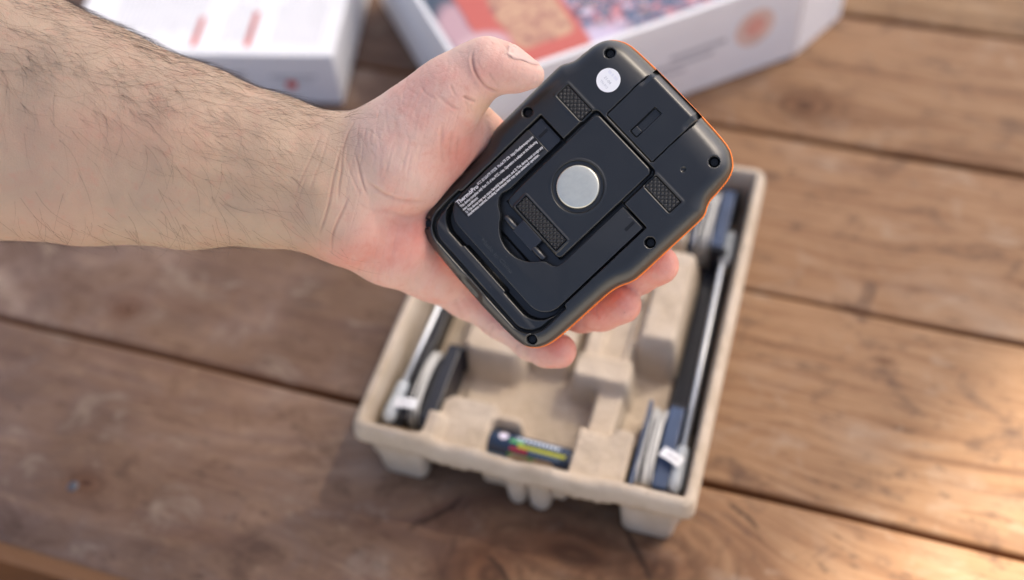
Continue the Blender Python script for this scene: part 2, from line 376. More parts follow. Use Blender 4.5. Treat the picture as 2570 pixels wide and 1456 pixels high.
def foot(x0, x1, y0, y1, tap, r, zb=0.0):
    V = []; F = []; n = 0
    for (z, t_) in ((36, 0), (20 + zb * .5, .35), (8 + zb, .6), (3.5 + zb, .85), (.9 + zb, 1.5), (.3 + zb, 2.6)):
        ring_ = rrect_(x0 + tap * t_, x1 - tap * t_, y0 + tap * t_ * .45, y1 - tap * t_ * .5, r); n = len(ring_)
        V += [((x + .5 * (vnoise(np.array(x * .3), np.array(z * .3), 5) - .5)) / 1000, (y + .8 * (vnoise(np.array(x * .35 + 9), np.array(z * .25), 6) - .5)) / 1000, z / 1000) for x, y in ring_]
    for l in range(5): F += [(l * n + i, (l + 1) * n + i, (l + 1) * n + (i + 1) % n, l * n + (i + 1) % n) for i in range(n)]
    F.append(tuple(range(5 * n, 6 * n)))
    return mesh_obj('foot', V, F, PULP, tray)
def rrect_(x0, x1, y0, y1, r, n=6):
    out = []; r = min(r, (x1 - x0) / 2.02, (y1 - y0) / 2.02)
    for (cx, cy, a0) in ((x1 - r, y1 - r, 0), (x0 + r, y1 - r, 90), (x0 + r, y0 + r, 180), (x1 - r, y0 + r, 270)):
        for k in range(n + 1): a = math.radians(a0 + 90 * k / n); out.append((cx + r * math.cos(a), cy + r * math.sin(a)))
    return out
foot(-191, -160.5, 263.4, 276, 1.6, 5); foot(-48, -15.5, 263.4, 276, 1.6, 5)
foot(-114, -100, 262.8, 276, 1.5, 5); foot(-101, -86, 262.4, 276, 1.5, 5); foot(-88, -76, 263.5, 274, 1.5, 4, 19)

# ------------------------------------------------------------------ probes and cable winders in the tray slots
def winder(label, x0, x1, y0, y1, ztop, BLUEPLAST=BLUEPLAST):
    o = empty('cable_winder', ((x0 + x1) / 2000, (y0 + y1) / 2000, .0065), label, 'cable winder', 'black cable winders standing in the tray slots')
    bpy.context.view_layer.update()
    s = .001; zb = 6.5
    lp(o, bm_obj('flange', box_bm(x0 * s, (x0 + 2.2) * s, y0 * s, y1 * s, zb * s, ztop * s, .0008), BLUEPLAST))
    lp(o, bm_obj('flange', box_bm((x1 - 8.5) * s, x1 * s, (y0 + 2) * s, (y1 - 1) * s, zb * s, (ztop - .5) * s, .001), BLUEPLAST))
    lp(o, bm_obj('end_cap', box_bm((x1 - 8.3) * s, (x1 + 2.5) * s, (y0 - .6) * s, (y0 + 1.6) * s, zb * s, (ztop - 1.5) * s, .0006), NAVY))
    lp(o, bm_obj('end_cap', box_bm((x1 - 8.3) * s, (x1 + 2.5) * s, (y1 - .6) * s, (y1 + 1.6) * s, zb * s, (ztop - 1.5) * s, .0006), NAVY))
    lp(o, bm_obj('core', box_bm((x0 + 1.5) * s, (x1 - 7.8) * s, (y0 + 6) * s, (y1 - 6) * s, (zb + 5) * s, (ztop - 6) * s, .003), NAVY))
    return o
def probe(label, handle, rod_end, coil, tagpos, tagrot, rod=True):
    h0, h1 = [np.array(q, float) for q in handle]; d = h1 - h0; L = np.linalg.norm(d); d /= L
    o = empty('temperature_probe', tuple(h0 / 1000), label, 'probe', 'steel temperature probes packed in the tray'); bpy.context.view_layer.update()
    ts = [0, .04, .12, .3, .55, .58, .62, .9, .97, 1.0]; rs = [1.2, 3.0, 4.0, 4.1, 3.9, 3.5, 3.9, 3.7, 3.1, 2.0]
    lp(o, mesh_obj('handle', *tube([(h0 + d * L * t) / 1000 for t in ts], [r / 1000 for r in rs], 18), SILICONE))
    if rod:
        e = np.array(rod_end, float)
        lp(o, mesh_obj('rod', *tube([(h1 - d) / 1000, (h1 * .5 + e * .5) / 1000, e / 1000, (e + (e - h1) / np.linalg.norm(e - h1) * 4) / 1000], [.0019, .0019, .0019, .0005], 14), STEEL))
    x0, x1, y0, y1, zt = coil; parts = []
    for k in range(9):
        xx = x0 + (x1 - x0) * (k + .5) / 9 + random.uniform(-.4, .4); grow = random.uniform(-.8, 1.6)
        pts = []
        for q in range(40):
            an = 2 * math.pi * q / 40; c, s_ = math.cos(an), math.sin(an)
            py = (y0 + y1) / 2 + ((y1 - y0) / 2 - 1 + grow) * math.copysign(abs(c) ** .55, c); pz = (zt + 10) / 2 + ((zt - 10) / 2 + grow * .5) * math.copysign(abs(s_) ** .55, s_)
            pts.append(np.array([xx + .9 * math.sin(an * 2 + k) + (1.8 * math.sin(an) if k == 2 else 0), py, pz]) / 1000)
        pts.append(pts[0]); parts.append(tube(pts, .00062, 6, False))
    lp(o, mesh_obj('cable', *merge(parts), CABLE))
    if tagpos is not None:
        tx, ty, tz = tagpos; V = []; ca, sa = math.cos(tagrot), math.sin(tagrot)
        for zz in (0, .25):
            for i in range(7):
                u = i / 6; bend = 1.4 * math.sin(u * 2.6)
                for vv in (-3.2, 3.2):
                    V.append((np.array([tx, ty, tz]) + np.array([ca * (u * 13) - sa * vv, sa * (u * 13) + ca * vv, bend + zz])) / 1000)
        Ft = []
        for i in range(6):
            a = 2 * i; Ft += [(a, a + 1, a + 3, a + 2), (14 + a, 14 + a + 2, 14 + a + 3, 14 + a + 1), (a, a + 2, 16 + a, 14 + a), (a + 1, 15 + a, 17 + a, a + 3)]
        Ft += [(0, 14, 15, 1), (12, 13, 27, 26)]
        tg = lp(o, mesh_obj('tag', V, Ft, TAGM, smooth=False))
        bpy.context.view_layer.update()
        Vb = []; Fb = []
        for i in range(5):
            u0 = .28 + i * .12; q = len(Vb)
            for (u, vv) in ((u0, -1.1), (u0 + .08, -1.1), (u0 + .08, 1.1), (u0, 1.1)):
                Vb.append((np.array([tx, ty, tz]) + np.array([ca * u * 13 - sa * vv, sa * u * 13 + ca * vv, 1.4 * math.sin(u * 2.6) + .42])) / 1000)
            Fb.append((q, q + 1, q + 2, q + 3))
        pr = mesh_obj('print', Vb, Fb, GREYINK, smooth=False); pr.parent = tg; pr.matrix_parent_inverse = tg.matrix_world.inverted()
    return o
w1 = winder('dark blue cable winder beside the battery end of the tray, grey cable bulging out', -45, -24.5, 274, 329, 38)
lp(w1, bm_obj('holder_shade_strip', box_bm(-.0345, -.0185, .3315, .446, .0035, .016, .001), NAVY))  # black strip stands in for slot shadow and a black rod holder
probe('steel probe with grey handle and folded paper tag lying along the outer tray slot', [(-20.2, 275.5, 37), (-20.6, 304, 37)], (-22.5, 432, 38), (-42.3, -33.2, 275, 328, 39), (-31.5, 296.5, 41), math.radians(-25))
winder('dark cable winder upright at the far end of the tray slot, past the steel rod', -45.5, -24, 446, 497, 40)
probe('grey cable coil of the probe wound at the far end of the tray slot', [(-21.5, 441, 30), (-21.5, 468, 30)], None, (-42.5, -33, 447, 496, 41), None, 0, rod=False)
w3 = winder('black cable winder hidden half under the hand in the narrow tray slot', -180, -160.5, 281, 336, 38, NAVY)
lp(w3, bm_obj('holder_shade_strip', box_bm(-.1915, -.182, .2725, .40, .0035, .020, .001), NAVY))  # same black fill, slot shade and holder in one
probe('steel probe with bright white tag across its handle near the tray corner', [(-186.5, 277, 37), (-185.6, 305, 37)], (-182.5, 392, 38), (-178, -171.5, 284, 333, 37), (-185, 288, 41), math.radians(6))

# ------------------------------------------------------------------ batteries
def battery_wrap_material():
    t = NT('printed_battery_sleeve'); tc = t.obj(); sp = t.new('ShaderNodeSeparateXYZ'); t.link(tc, sp.inputs[0]); x, y, z = sp.outputs
    an = t.math('ARCTAN2', z, y)      # printed bands round the cell
    def band(a0, a1, x0, x1):
        f = t.math('MULTIPLY', t.math('GREATER_THAN', an, a0), t.math('LESS_THAN', an, a1))
        return t.math('MULTIPLY', f, t.math('MULTIPLY', t.math('GREATER_THAN', x, x0), t.math('LESS_THAN', x, x1)))
    c = t.mix(t.noise(tc, 150, 3), (.012, .028, .07), (.025, .05, .10))
    blocks = t.math('GREATER_THAN', t.math('SINE', t.math('MULTIPLY', x, 2600.0)), -.55)
    c = t.mix(t.math('MULTIPLY', band(1.0, 1.35, -.009, .017), blocks), c, (.62, .70, .78))
    c = t.mix(band(1.42, 1.68, -.012, -.004), c, (.10, .42, .14)); c = t.mix(band(1.68, 1.98, -.007, .021), c, (.44, .47, .05))
    c = t.mix(band(2.02, 2.34, -.011, -.001), c, (.42, .04, .07)); c = t.mix(band(2.02, 2.34, 0.0, .018), c, (.08, .13, .22))
    c = t.mix(band(2.55, 2.85, -.012, .012), c, (.16, .40, .10)); c = t.mix(t.math('GREATER_THAN', an, 2.95), c, (.22, .40, .68))
    d2 = t.math('ADD', t.math('POWER', t.math('ADD', x, .0165), 2.0), t.math('POWER', t.math('MULTIPLY', t.math('SUBTRACT', an, 1.25), .0071), 2.0))
    c = t.mix(t.math('LESS_THAN', d2, 7.5e-6), c, (.78, .74, .86))
    t.link(c, t.b.inputs['Base Color']); t.b.inputs['Roughness'].default_value = .22
    return t.m
BATM = battery_wrap_material()
def lathe(prof, n=32):
    V = []; F = []
    for (x, r) in prof:
        for k in range(n): a = 2 * math.pi * k / n; V.append((x, r * math.cos(a), r * math.sin(a)))
    for i in range(len(prof) - 1):
        for k in range(n): F.append((i * n + k, i * n + (k + 1) % n, (i + 1) * n + (k + 1) % n, (i + 1) * n + k))
    F.append(tuple(range(n))[::-1]); F.append(tuple(range((len(prof) - 1) * n, len(prof) * n))); return V, F
def battery(label, loc, rot):
    o = empty('battery', loc, label, 'battery', 'printed cells in the tray pocket'); o.rotation_euler = rot
    mesh_obj('sleeve', *lathe([(-.0243, .0060), (-.0245, .0068), (-.0235, .00715), (.0225, .00715), (.0236, .0068), (.0236, .006)]), BATM, o, sharp=40)
    mesh_obj('positive_terminal', *lathe([(-.0243, .0042), (-.0246, .0042), (-.0247, .0028), (-.0258, .0027), (-.0260, .0022)], 20), STEEL, o, sharp=30)
    mesh_obj('negative_terminal', *lathe([(.0232, .0058), (.0240, .0057), (.0242, .004)], 20), STEEL, o, sharp=30)
    return o
battery('navy battery with yellow and green printed band, uppermost in the tray pocket', (-.1035, .2850, .0262), (0, 0, math.radians(-1.5)))
battery('lower battery tucked beneath the navy one, against the tray front rim', (-.1040, .2772, .0153), (math.radians(40), 0, 0))

# ------------------------------------------------------------------ white cartons
def carton(name, origin, ang, w, d, hgt, label):
    o = empty(name, origin, label, 'box'); o.rotation_euler = (0, 0, ang)
    b = box_bm(0, w, 0, d, .0005, hgt, .0012, 2)
    bm_obj('carton_body', b, CARD, o)
    return o
c1 = carton('carton', (-.5305, .5065, 0), math.atan2(25, 117), .206, .255, .048, 'closed white carton with two red bars and faint grey print, behind the forearm')
def flat(name, quads, z, mat, parent, axis='z', y=None):
    V = []; F = []
    for (x0, x1, y0, y1, sk) in quads:
        i = len(V)
        for (a, b_) in ((x0, y0), (x1, y0), (x1 + sk, y1), (x0 + sk, y1)):
            V.append((a, b_, z) if axis == 'z' else (a, y, b_))
        F.append((i, i + 1, i + 2, i + 3))
    return mesh_obj(name, V, F, mat, parent, smooth=False)
H1 = .0482
flat('red_bar', [(.0965, .1008, .009, .042, 0)], H1, REDINK, c1); flat('red_bar', [(.1375, .1418, .009, .049, 0)], H1, REDINK, c1)
flat('print', [(.118 + .0042 * i, .1192 + .0042 * i, .012 + .002 * (i % 3), .05 + .006 * ((i * 7) % 5), 0) for i in range(6)] + [(.157 + .0042 * i, .1582 + .0042 * i, .012, .06 + .006 * ((i * 5) % 4), 0) for i in range(9)]
     + [(.03 + .0042 * i, .0312 + .0042 * i, .02 + .003 * ((i * 3) % 4), .10 + .007 * ((i * 5) % 6), 0) for i in range(17)] + [(.045 + .0042 * i, .0462 + .0042 * i, .12, .20, 0) for i in range(30)], H1, FADEDINK, c1)
def disc(name, cx, cy, r, z, mat, parent, axis='z', y=None, n=24):
    V = [((cx + r * math.cos(a), cy + r * math.sin(a), z) if axis == 'z' else (cx + r * math.cos(a), y, cy + r * math.sin(a))) for a in [2 * math.pi * k / n for k in range(n)]]
    return mesh_obj(name, V, [tuple(range(n))], mat, parent, smooth=False)
disc('red_dot', .034, .014, .0035, H1, REDINK, c1)
disc('red_emblem', .1695, .0195, .0045, 0, REDINK, c1, 'y', -.0002); disc('red_emblem', .126, .0185, .0045, 0, REDINK, c1, 'y', -.0002)
flat('print', [(.112, .137, .029, .0315, 0), (.116, .134, .025, .0265, 0), (.155, .190, .0265, .0285, 0), (.160, .186, .0225, .0238, 0)], 0, GREYINK, c1, 'y', -.0002)

# large open-ended printed box
U = np.array([.76, .65]); U /= np.linalg.norm(U); N2 = np.array([-U[1], U[0]])
fr = np.array([-.0074, .6798]); BL = .262; HB = .078
org = fr - U * BL
c2 = empty('product_box', (org[0], org[1], 0), 'large white box with a blue and orange printed lid and an opened end flap', 'box'); c2.rotation_euler = (0, 0, math.atan2(U[1], U[0]))
bm_obj('carton_body', box_bm(0, BL, 0, .21, .0005, HB, .0012, 2), CARD, c2)
fd = np.array([.0284, .0539]); fl = np.linalg.norm(fd); fa = math.atan2(fd[1], fd[0]) - math.atan2(U[1], U[0])
bm = box_bm(0, fl, -.0006, .0006, .0005, HB - .001, .0004, 1)
for v in bm.verts:
    x, y = v.co.x, v.co.y; v.co.x = BL + x * math.cos(fa) - y * math.sin(fa) + .0009; v.co.y = .0008 + x * math.sin(fa) + y * math.cos(fa)
bm_obj('end_flap', bm, CARD, c2)
# printed lid: a flat product picture (hand, red instrument with yellow screen, food on a grill)
HT = HB + .0003
def lidpt(px, py):
    w = at_z(px, py, HT); q = w[:2] - org; return (float(q @ U), float(q @ N2))
t = NT('printed_lid'); p = t.obj(); wv = t.noise(p, 45, 3, .5); wv2 = t.noise(t.mapping(p, loc=(3, 1, 2)), 45, 3, .5)
sp = t.new('ShaderNodeSeparateXYZ'); t.link(p, sp.inputs[0]); lx = t.math('MULTIPLY_ADD', wv, .006, t.math('SUBTRACT', sp.outputs[0], .003)); ly = t.math('MULTIPLY_ADD', wv2, .006, t.math('SUBTRACT', sp.outputs[1], .003))
def shape(px, py, rx, ry, deg, pw=2.0, softn=.25):
    c0 = lidpt(px, py); a_ = math.radians(deg); ca, sa = math.cos(a_), math.sin(a_)
    dx = t.math('SUBTRACT', lx, c0[0]); dy = t.math('SUBTRACT', ly, c0[1])
    u = t.math('ABSOLUTE', t.math('DIVIDE', t.math('ADD', t.math('MULTIPLY', dx, ca), t.math('MULTIPLY', dy, sa)), rx)); v = t.math('ABSOLUTE', t.math('DIVIDE', t.math('SUBTRACT', t.math('MULTIPLY', dy, ca), t.math('MULTIPLY', dx, sa)), ry))
    d = t.math('ADD', t.math('POWER', u, pw), t.math('POWER', v, pw))
    return t.ramp(d, [(max(0, .55 - softn * .5), 1.0), (min(1, .75 + softn), 0.0)])
n1 = t.noise(p, 60, 4, .6, .8); n2 = t.noise(p, 130, 3, .6, .5); n3 = t.noise(t.mapping(p, loc=(5, 2, 0)), 75, 3, .6, 1.2)
c = t.ramp(n1, [(.30, (.02, .035, .07)), (.46, (.05, .085, .15)), (.60, (.10, .16, .27)), (.75, (.22, .28, .40))])
foodw = shape(1590, 40, .075, .09, 0, 2, .25)
c = t.mix(t.math('MULTIPLY', foodw, t.ramp(n3, [(.50, 0.0), (.58, 1.0)])), c, (.52, .20, .22)); c = t.mix(t.math('MULTIPLY', foodw, t.ramp(n2, [(.55, 0.0), (.63, 1.0)])), c, (.66, .55, .66)); c = t.mix(t.math('MULTIPLY', foodw, t.ramp(n3, [(.30, 1.0), (.40, 0.0)])), c, (.72, .33, .16))
c = t.mix(shape(1450, 135, .055, .028, 0), c, (.60, .52, .66))
c = t.mix(shape(1100, 20, .03, .07, 0), c, (.05, .075, .11)); c = t.mix(shape(1160, 75, .017, .036, 0), c, (.52, .33, .36)); c = t.mix(shape(1195, 30, .012, .050, 0), c, (.03, .045, .08))
c = t.mix(shape(1305, 45, .037, .062, 0, 6, .1), c, (.56, .12, .09)); c = t.mix(shape(1328, 32, .024, .036, 0, 6, .1), c, t.ramp(n3, [(.34, (.30, .12, .10)), (.46, (.50, .26, .17)), (.6, (.60, .36, .22))]))
c = t.mix(shape(1215, 120, .022, .02, 0), c, (.62, .42, .44))
t.link(c, t.b.inputs['Base Color']); t.b.inputs['Roughness'].default_value = .3
lid = flat('lid_print', [(.004, BL - .004, .004, .206, 0)], HT, t.m, c2)
disc('round_logo', .222, .044, .0165, 0, simple('pale_coral_ink', (.84, .62, .52), .6, var=.1), c2, 'y', -.0002)
disc('round_logo', .222, .045, .0085, 0, SOFTRED, c2, 'y', -.0005)
flat('print', [(.152, .198, .040, .0438, 0), (.135, .188, .033, .0365, 0), (.125, .165, .026, .029, 0)], 0, GREYINK, c2, 'y', -.0002)

# ------------------------------------------------------------------ hand-held thermometer receiver, seen from the back
e1 = np.array([.66870545, -.74610831, .16567569]); e1 /= np.linalg.norm(e1)
e2 = np.array([.69586898, .67845434, .15701963]); e2 -= e1 * (e1 @ e2); e2 /= np.linalg.norm(e2); e3 = np.cross(e1, e2)
DORG = np.array([26.277, 42.936, -475.16])       # camera space, mm
A3 = RC.T @ np.stack([e1, e2, e3], 1); torg = CAMPOS + RC.T @ DORG / 1000
DM = Matrix.Identity(4)
for i in range(3):
    for j in range(3): DM[i][j] = A3[i][j]
DM.translation = Vector(torg)
dev = empty('thermometer_receiver', (0, 0, 0), 'black and orange thermometer receiver held face down, round magnet on its back', 'thermometer')
dev.matrix_world = DM
HALF = [(0, 61.2), (14, 61.1), (26, 60.6), (31.5, 59.9), (35.4, 58.2), (38.9, 55.2), (40.9, 50.8), (41.8, 45), (42.3, 39.6), (43.4, 36.6), (45.0, 33.8), (45.6, 30), (45.6, 14), (45.6, -3), (45.0, -8.5), (42.9, -14), (41.9, -19), (41.6, -28), (41.3, -45), (40.6, -53), (38.8, -58), (35.4, -61.6), (30.5, -63.4), (20, -64.3), (0, -65)]
hr = crom(HALF, 10)
def half_x(y): return np.interp(-y, -hr[:, 1], hr[:, 0])
OUT = np.concatenate([hr, (hr * np.array([-1, 1]))[::-1][1:-1]])          # clockwise, closed
SCREWS = [(-32.6, 51.5), (32.6, 51.4), (-39.2, 8.6), (39.2, 8.9), (-35.3, -57.8), (34.9, -57.2)]
def shell_z(x, y):
    d = pdist(x, y, OUT, True); z = np.zeros_like(x)
    r = 7.2; dd = np.clip(d, 0, r); z -= r - np.sqrt(np.maximum(r * r - (r - dd) ** 2, 0))
    z -= 4.2 * np.clip((y - 45) / 16, 0, 1) ** 2
    def cut(depth, sd, w=.5):
        nonlocal z
        m_ = 1 - sstep(-w, w, sd); z = z * (1 - m_) + np.minimum(z, depth) * m_
    # recess below and around the stand
    rec = np.maximum(rbox(x, y, -35.8, 35.4, -59.6, 30, 11), y + 38 - 1.5 * np.exp(-((np.abs(x) - 34) / 3) ** 2))
    pillow = -1.2 - 2.4 * np.exp(-((rec + .55) / .75) ** 2) - .5 * sstep(-54.5, -52, y)
    m_ = 1 - sstep(-.35, .35, rec); z = z * (1 - m_) + np.minimum(z, pillow) * m_
    cut(-6.0, np.maximum(rbox(x, y, -34.2, 33.4, -49.0, 40, 9), y - 12.0), .3)
    tb = np.where(np.abs(x + 2.5) < 14, -51.5, -52.3)
    cut(-8.0, np.maximum(np.maximum(rbox(x, y, -34.6, 33.8, -52.4, 40, 11), y + 36), tb - y), .3)
    # ledge the hinge sits on
    zz = 1 - sstep(-.4, .4, np.maximum(rbox(x, y, -19.2, 19.4, -40, 31.2, 3), y - 31)); z = z * (1 - zz) + np.minimum(z, -3.2) * zz
    cut(-3.4, rbox(x, y, -14.0, 14.9, 32.35, 80, 1.2), .15)                          # battery bay
    z -= 3.4 * np.exp(-(x / 6.0) ** 4) * np.exp(-((y + 62.5) / 2.6) ** 2)            # finger notch
    for (sx, sy) in SCREWS: cut(-4.6, np.hypot(x - sx, y - sy) - 2.15, .3)
    cut(-1.0, np.hypot(x - 26.2, y - 40) - .95, .3)
    for (px, py) in ((-27.5, 26.0), (27.9, 26.7)):
        sd = rbox(x, y, px - 8.4, px + 8.4, py - 4.0, py + 4.0, .8); z += .35 * np.exp(-(sd / .55) ** 2)
        cut(-1.3, rbox(x, y, px - 7.8, px + 7.8, py - 3.4, py + 3.4, .4), .2)
    # soft moulding dents on the waist of the grip
    return z
rows = np.concatenate([[61.19, 61.12, 61.0, 60.8, 60.5, 60.2], np.arange(59.8, -63.2, -.42), [-63.4, -63.7, -64.0, -64.3, -64.6, -64.85, -64.99]])
ncol = 216; fr2 = np.linspace(-1, 1, ncol)
Yg, Fg = np.meshgrid(rows, fr2, indexing='ij'); Xg = Fg * half_x(Yg); Zg = shell_z(Xg, Yg)
idx = np.arange(Yg.size).reshape(Yg.shape); V = [np.stack([Xg, Yg, Zg], -1).reshape(-1, 3)]
F = np.stack([idx[:-1, :-1], idx[1:, :-1], idx[1:, 1:], idx[:-1, 1:]], -1).reshape(-1, 4).tolist()
ring = list(idx[0, :]) + list(idx[1:, -1]) + list(idx[-1, ::-1][1:]) + list(idx[::-1, 0][1:-1])
P0 = V[0][ring].copy(); nb = len(V[0]); cur = list(range(nb, nb + len(ring))); Q = P0.copy(); Q[:, 2] = -10.5; Q[:, :2] *= .999; V.append(Q)
F += [(ring[i], ring[(i + 1) % len(ring)], cur[(i + 1) % len(ring)], cur[i]) for i in range(len(ring))]
mesh_obj('back_shell', np.concatenate(V) / 1000, F, BLACK, dev)
# orange front shell with grip ridges
def loft(levels, mat, name, parent, capb=True, sharp=40):
    m_ = len(OUT); V = []; F = []
    P = OUT.copy(); tn = np.roll(P, -1, 0) - np.roll(P, 1, 0); nn = np.stack([-tn[:, 1], tn[:, 0]], -1)
    nn /= np.linalg.norm(nn, axis=1, keepdims=True); s = np.sign((nn * P).sum(1).mean()); nn *= s
    yy = P[:, 1]; grip = ((yy > -52) & (yy < -20)) | ((yy > 38) & (yy < 54) & (np.abs(P[:, 0]) > 39))
    for (off, z, rib) in levels:
        V.append(np.concatenate([P + nn * (off + rib * grip * np.sin(yy * 2 * math.pi / 1.35))[:, None], np.full((m_, 1), z)], 1))
    for l in range(len(levels) - 1):
        F += [(l * m_ + i, l * m_ + (i + 1) % m_, (l + 1) * m_ + (i + 1) % m_, (l + 1) * m_ + i) for i in range(m_)]
    F.append(tuple(range((len(levels) - 1) * m_, len(levels) * m_))[::-1])
    return mesh_obj(name, np.concatenate(V) / 1000, F, mat, parent, sharp=sharp)
OUT_KEEP = OUT
fine = []
for i in range(len(OUT)):
    a, b = OUT[i], OUT[(i + 1) % len(OUT)]; n = max(1, int(np.linalg.norm(b - a) / .3))
    for k in range(n): fine.append(a + (b - a) * k / n)
OUT = np.array(fine)
loft([(-3, -9.45, 0), (.1, -9.2, .1), (.45, -9.8, .22), (.4, -11.5, .22), (-.4, -15, .15), (-1.2, -19, .1), (-2, -23, 0), (-6, -24.5, 0)], ORANGE, 'front_shell', dev)
OUT = OUT_KEEP
# plates cut to an outline with a rounded upper edge
def plate(name, outline, ztop, zbot, mat, parent, bev=.4, zfun=None):
    P = np.array(outline, float); area = .5 * np.sum(P[:, 0] * np.roll(P[:, 1], -1) - np.roll(P[:, 0], -1) * P[:, 1])
    if area < 0: P = P[::-1]
    bm = bmesh.new(); vs_ = [bm.verts.new((x / 1000, y / 1000, ztop / 1000)) for x, y in P]; f = bm.faces.new(vs_)
    ret = bmesh.ops.extrude_face_region(bm, geom=[f]); 
    for v in [g_ for g_ in ret['geom'] if isinstance(g_, bmesh.types.BMVert)]: v.co.z = ztop / 1000
    for v in vs_: v.co.z = zbot / 1000
    bm.normal_update(); bmesh.ops.recalc_face_normals(bm, faces=bm.faces[:])
    if bev:
        ed = [e for e in bm.edges if all(abs(v.co.z - ztop / 1000) < 1e-7 for v in e.verts)]
        bmesh.ops.bevel(bm, geom=ed, offset=bev / 1000, segments=3, profile=.5, affect='EDGES', clamp_overlap=True)
    if zfun:
        for v in bm.verts: v.co.z += zfun(v.co.x * 1000, v.co.y * 1000, v.co.z * 1000) / 1000
    return bm_obj(name, bm, mat, parent, smooth=True, sharp=32)
def rrect(x0, x1, y0, y1, r, n=6):
    out = []
    for (cx, cy, a0) in ((x1 - r, y1 - r, 0), (x0 + r, y1 - r, 90), (x0 + r, y0 + r, 180), (x1 - r, y0 + r, 270)):
        for k in range(n + 1): a = math.radians(a0 + 90 * k / n); out.append((cx + r * math.cos(a), cy + r * math.sin(a)))
    return out
def grid_part(name, x0, x1, y0, y1, zf, mat, parent, step=.3, base=-2.0, xlim=None):
    nx_, ny_ = int((x1 - x0) / step) + 2, int((y1 - y0) / step) + 2
    X, Y = np.meshgrid(np.linspace(x0, x1, nx_), np.linspace(y0, y1, ny_)); Z = zf(X, Y); i_ = np.arange(X.size).reshape(X.shape)
    V = np.stack([X, Y, Z], -1).reshape(-1, 3); F = np.stack([i_[:-1, :-1], i_[:-1, 1:], i_[1:, 1:], i_[1:, :-1]], -1).reshape(-1, 4).tolist()
    rg = list(i_[0, :]) + list(i_[1:, -1]) + list(i_[-1, ::-1][1:]) + list(i_[::-1, 0][1:-1]); k = len(V); Q = V[rg].copy(); Q[:, 2] = base
    F += [(rg[(j + 1) % len(rg)], rg[j], k + j, k + (j + 1) % len(rg)) for j in range(len(rg))]
    return mesh_obj(name, np.concatenate([V, Q]) / 1000, F, mat, parent, sharp=60)
# battery cover, flat right to its end, with chamfered shoulders
def cover_z(x, y):
    e = np.minimum(np.minimum(x + 13.75, 14.65 - x), y - 32.65); z = -.35 * (1 - sstep(0, .55, e))
    z -= 4.2 * sstep(56.5, 61.5, y) ** 1.4
    sh = np.clip((np.abs(x - .45) - 11.6) / 2.6, 0, 1); z -= 1.7 * sh * sstep(50.5, 55, y + 0 * x)
    m_ = 1 - sstep(-.2, .2, rbox(x, y, -1.5, 2.35, 35.0, 49.4, .3)); z = z * (1 - m_) - 1.6 * m_
    return z
cover = grid_part('battery_cover', -13.75, 14.65, 32.65, 61.0, cover_z, BLACK, dev, .3, -3.2)
bm = box_bm(-.00135, .0022, .0352, .0385, -.0015, -.0006, .0002, 1); latch = bm_obj('latch', bm, BLACK_SMOOTH, cover)
for k in range(4): bm_obj('ridge', box_bm(-.0011 + .0008 * k, -.0008 + .0008 * k, .0355, .0382, -.0007, -.0004), EMBOSS, latch)
# hinged centre panel with magnet seat
def panel_z(x, y):
    e = -rbox(x, y, -17.6, 17.8, -24.9, 30.2, 2.6); z = -.45 * (1 - sstep(0, .7, e)) - 2.6 * (1 - sstep(-.25, .05, e))
    z -= 1.5 * sstep(-14.5, -25, y)
    q = np.hypot(x - .3, y - 2.6); m_ = sstep(9.4, 9.7, q) * (1 - sstep(11.0, 11.5, q)); z -= .75 * m_
    z += .25 * np.exp(-((q - 11.9) / .35) ** 2)
    sd = rbox(x, y, -13.6, 14.8, -24.0, -15.6, .8); z += .5 * (1 - sstep(-.3, .5, sd)) * sstep(-14.0, -17.5, y)
    sd2 = rbox(x, y, -12.7, 13.9, -23.2, -16.4, .3); z -= 1.2 * (1 - sstep(-.15, .2, sd2))
    return z
panel = grid_part('centre_panel', -17.6, 17.8, -24.9, 30.2, panel_z, BLACK, dev, .28, -3.1)
MV = [(r, z) for r, z in ((0, .75), (6, .75), (8.7, .73), (9.05, .62), (9.3, .35), (9.42, -.1), (9.42, -1.2))]
Vm = []; Fm = []; n = 72
for (r, z) in MV:
    for k in range(n): a = 2 * math.pi * k / n; Vm.append(((.3 + r * math.cos(a)) / 1000, (2.6 + r * math.sin(a)) / 1000, z / 1000))
for i in range(1, len(MV) - 1):
    for k in range(n): Fm.append((i * n + k, (i + 1) * n + k, (i + 1) * n + (k + 1) % n, i * n + (k + 1) % n))
Vm = Vm[n:]; Fm = [tuple(j - n for j in f) for f in Fm]; Fm.append(tuple(range(n)))
mesh_obj('magnet', Vm, Fm, MAGNET, panel, sharp=45)
def weave(z0):
    return lambda x, y: z0 + .55 * np.clip(np.abs(np.sin((x + y) * math.pi / 2.3)) * np.abs(np.sin((x - y) * math.pi / 2.3)) * 1.9, 0, 1)
for (px, py) in ((-27.5, 26.0), (27.9, 26.7)): grid_part('rubber_pad', px - 7.5, px + 7.5, py - 3.1, py + 3.1, weave(-.35), RUBBER, dev, .19, -1.3)
pz = weave(0)
grid_part('rubber_pad', -12.4, 13.6, -22.9, -16.7, lambda x, y: pz(x, y) - 1.5 * sstep(-14.5, -25, y) - .05, RUBBER, panel, .19, -2.5)
bm_obj('hinge_tab', box_bm(-.006, .0063, -.0313, -.0246, -.0040, -.0014, .0003, 2), BLACK_SMOOTH, panel)
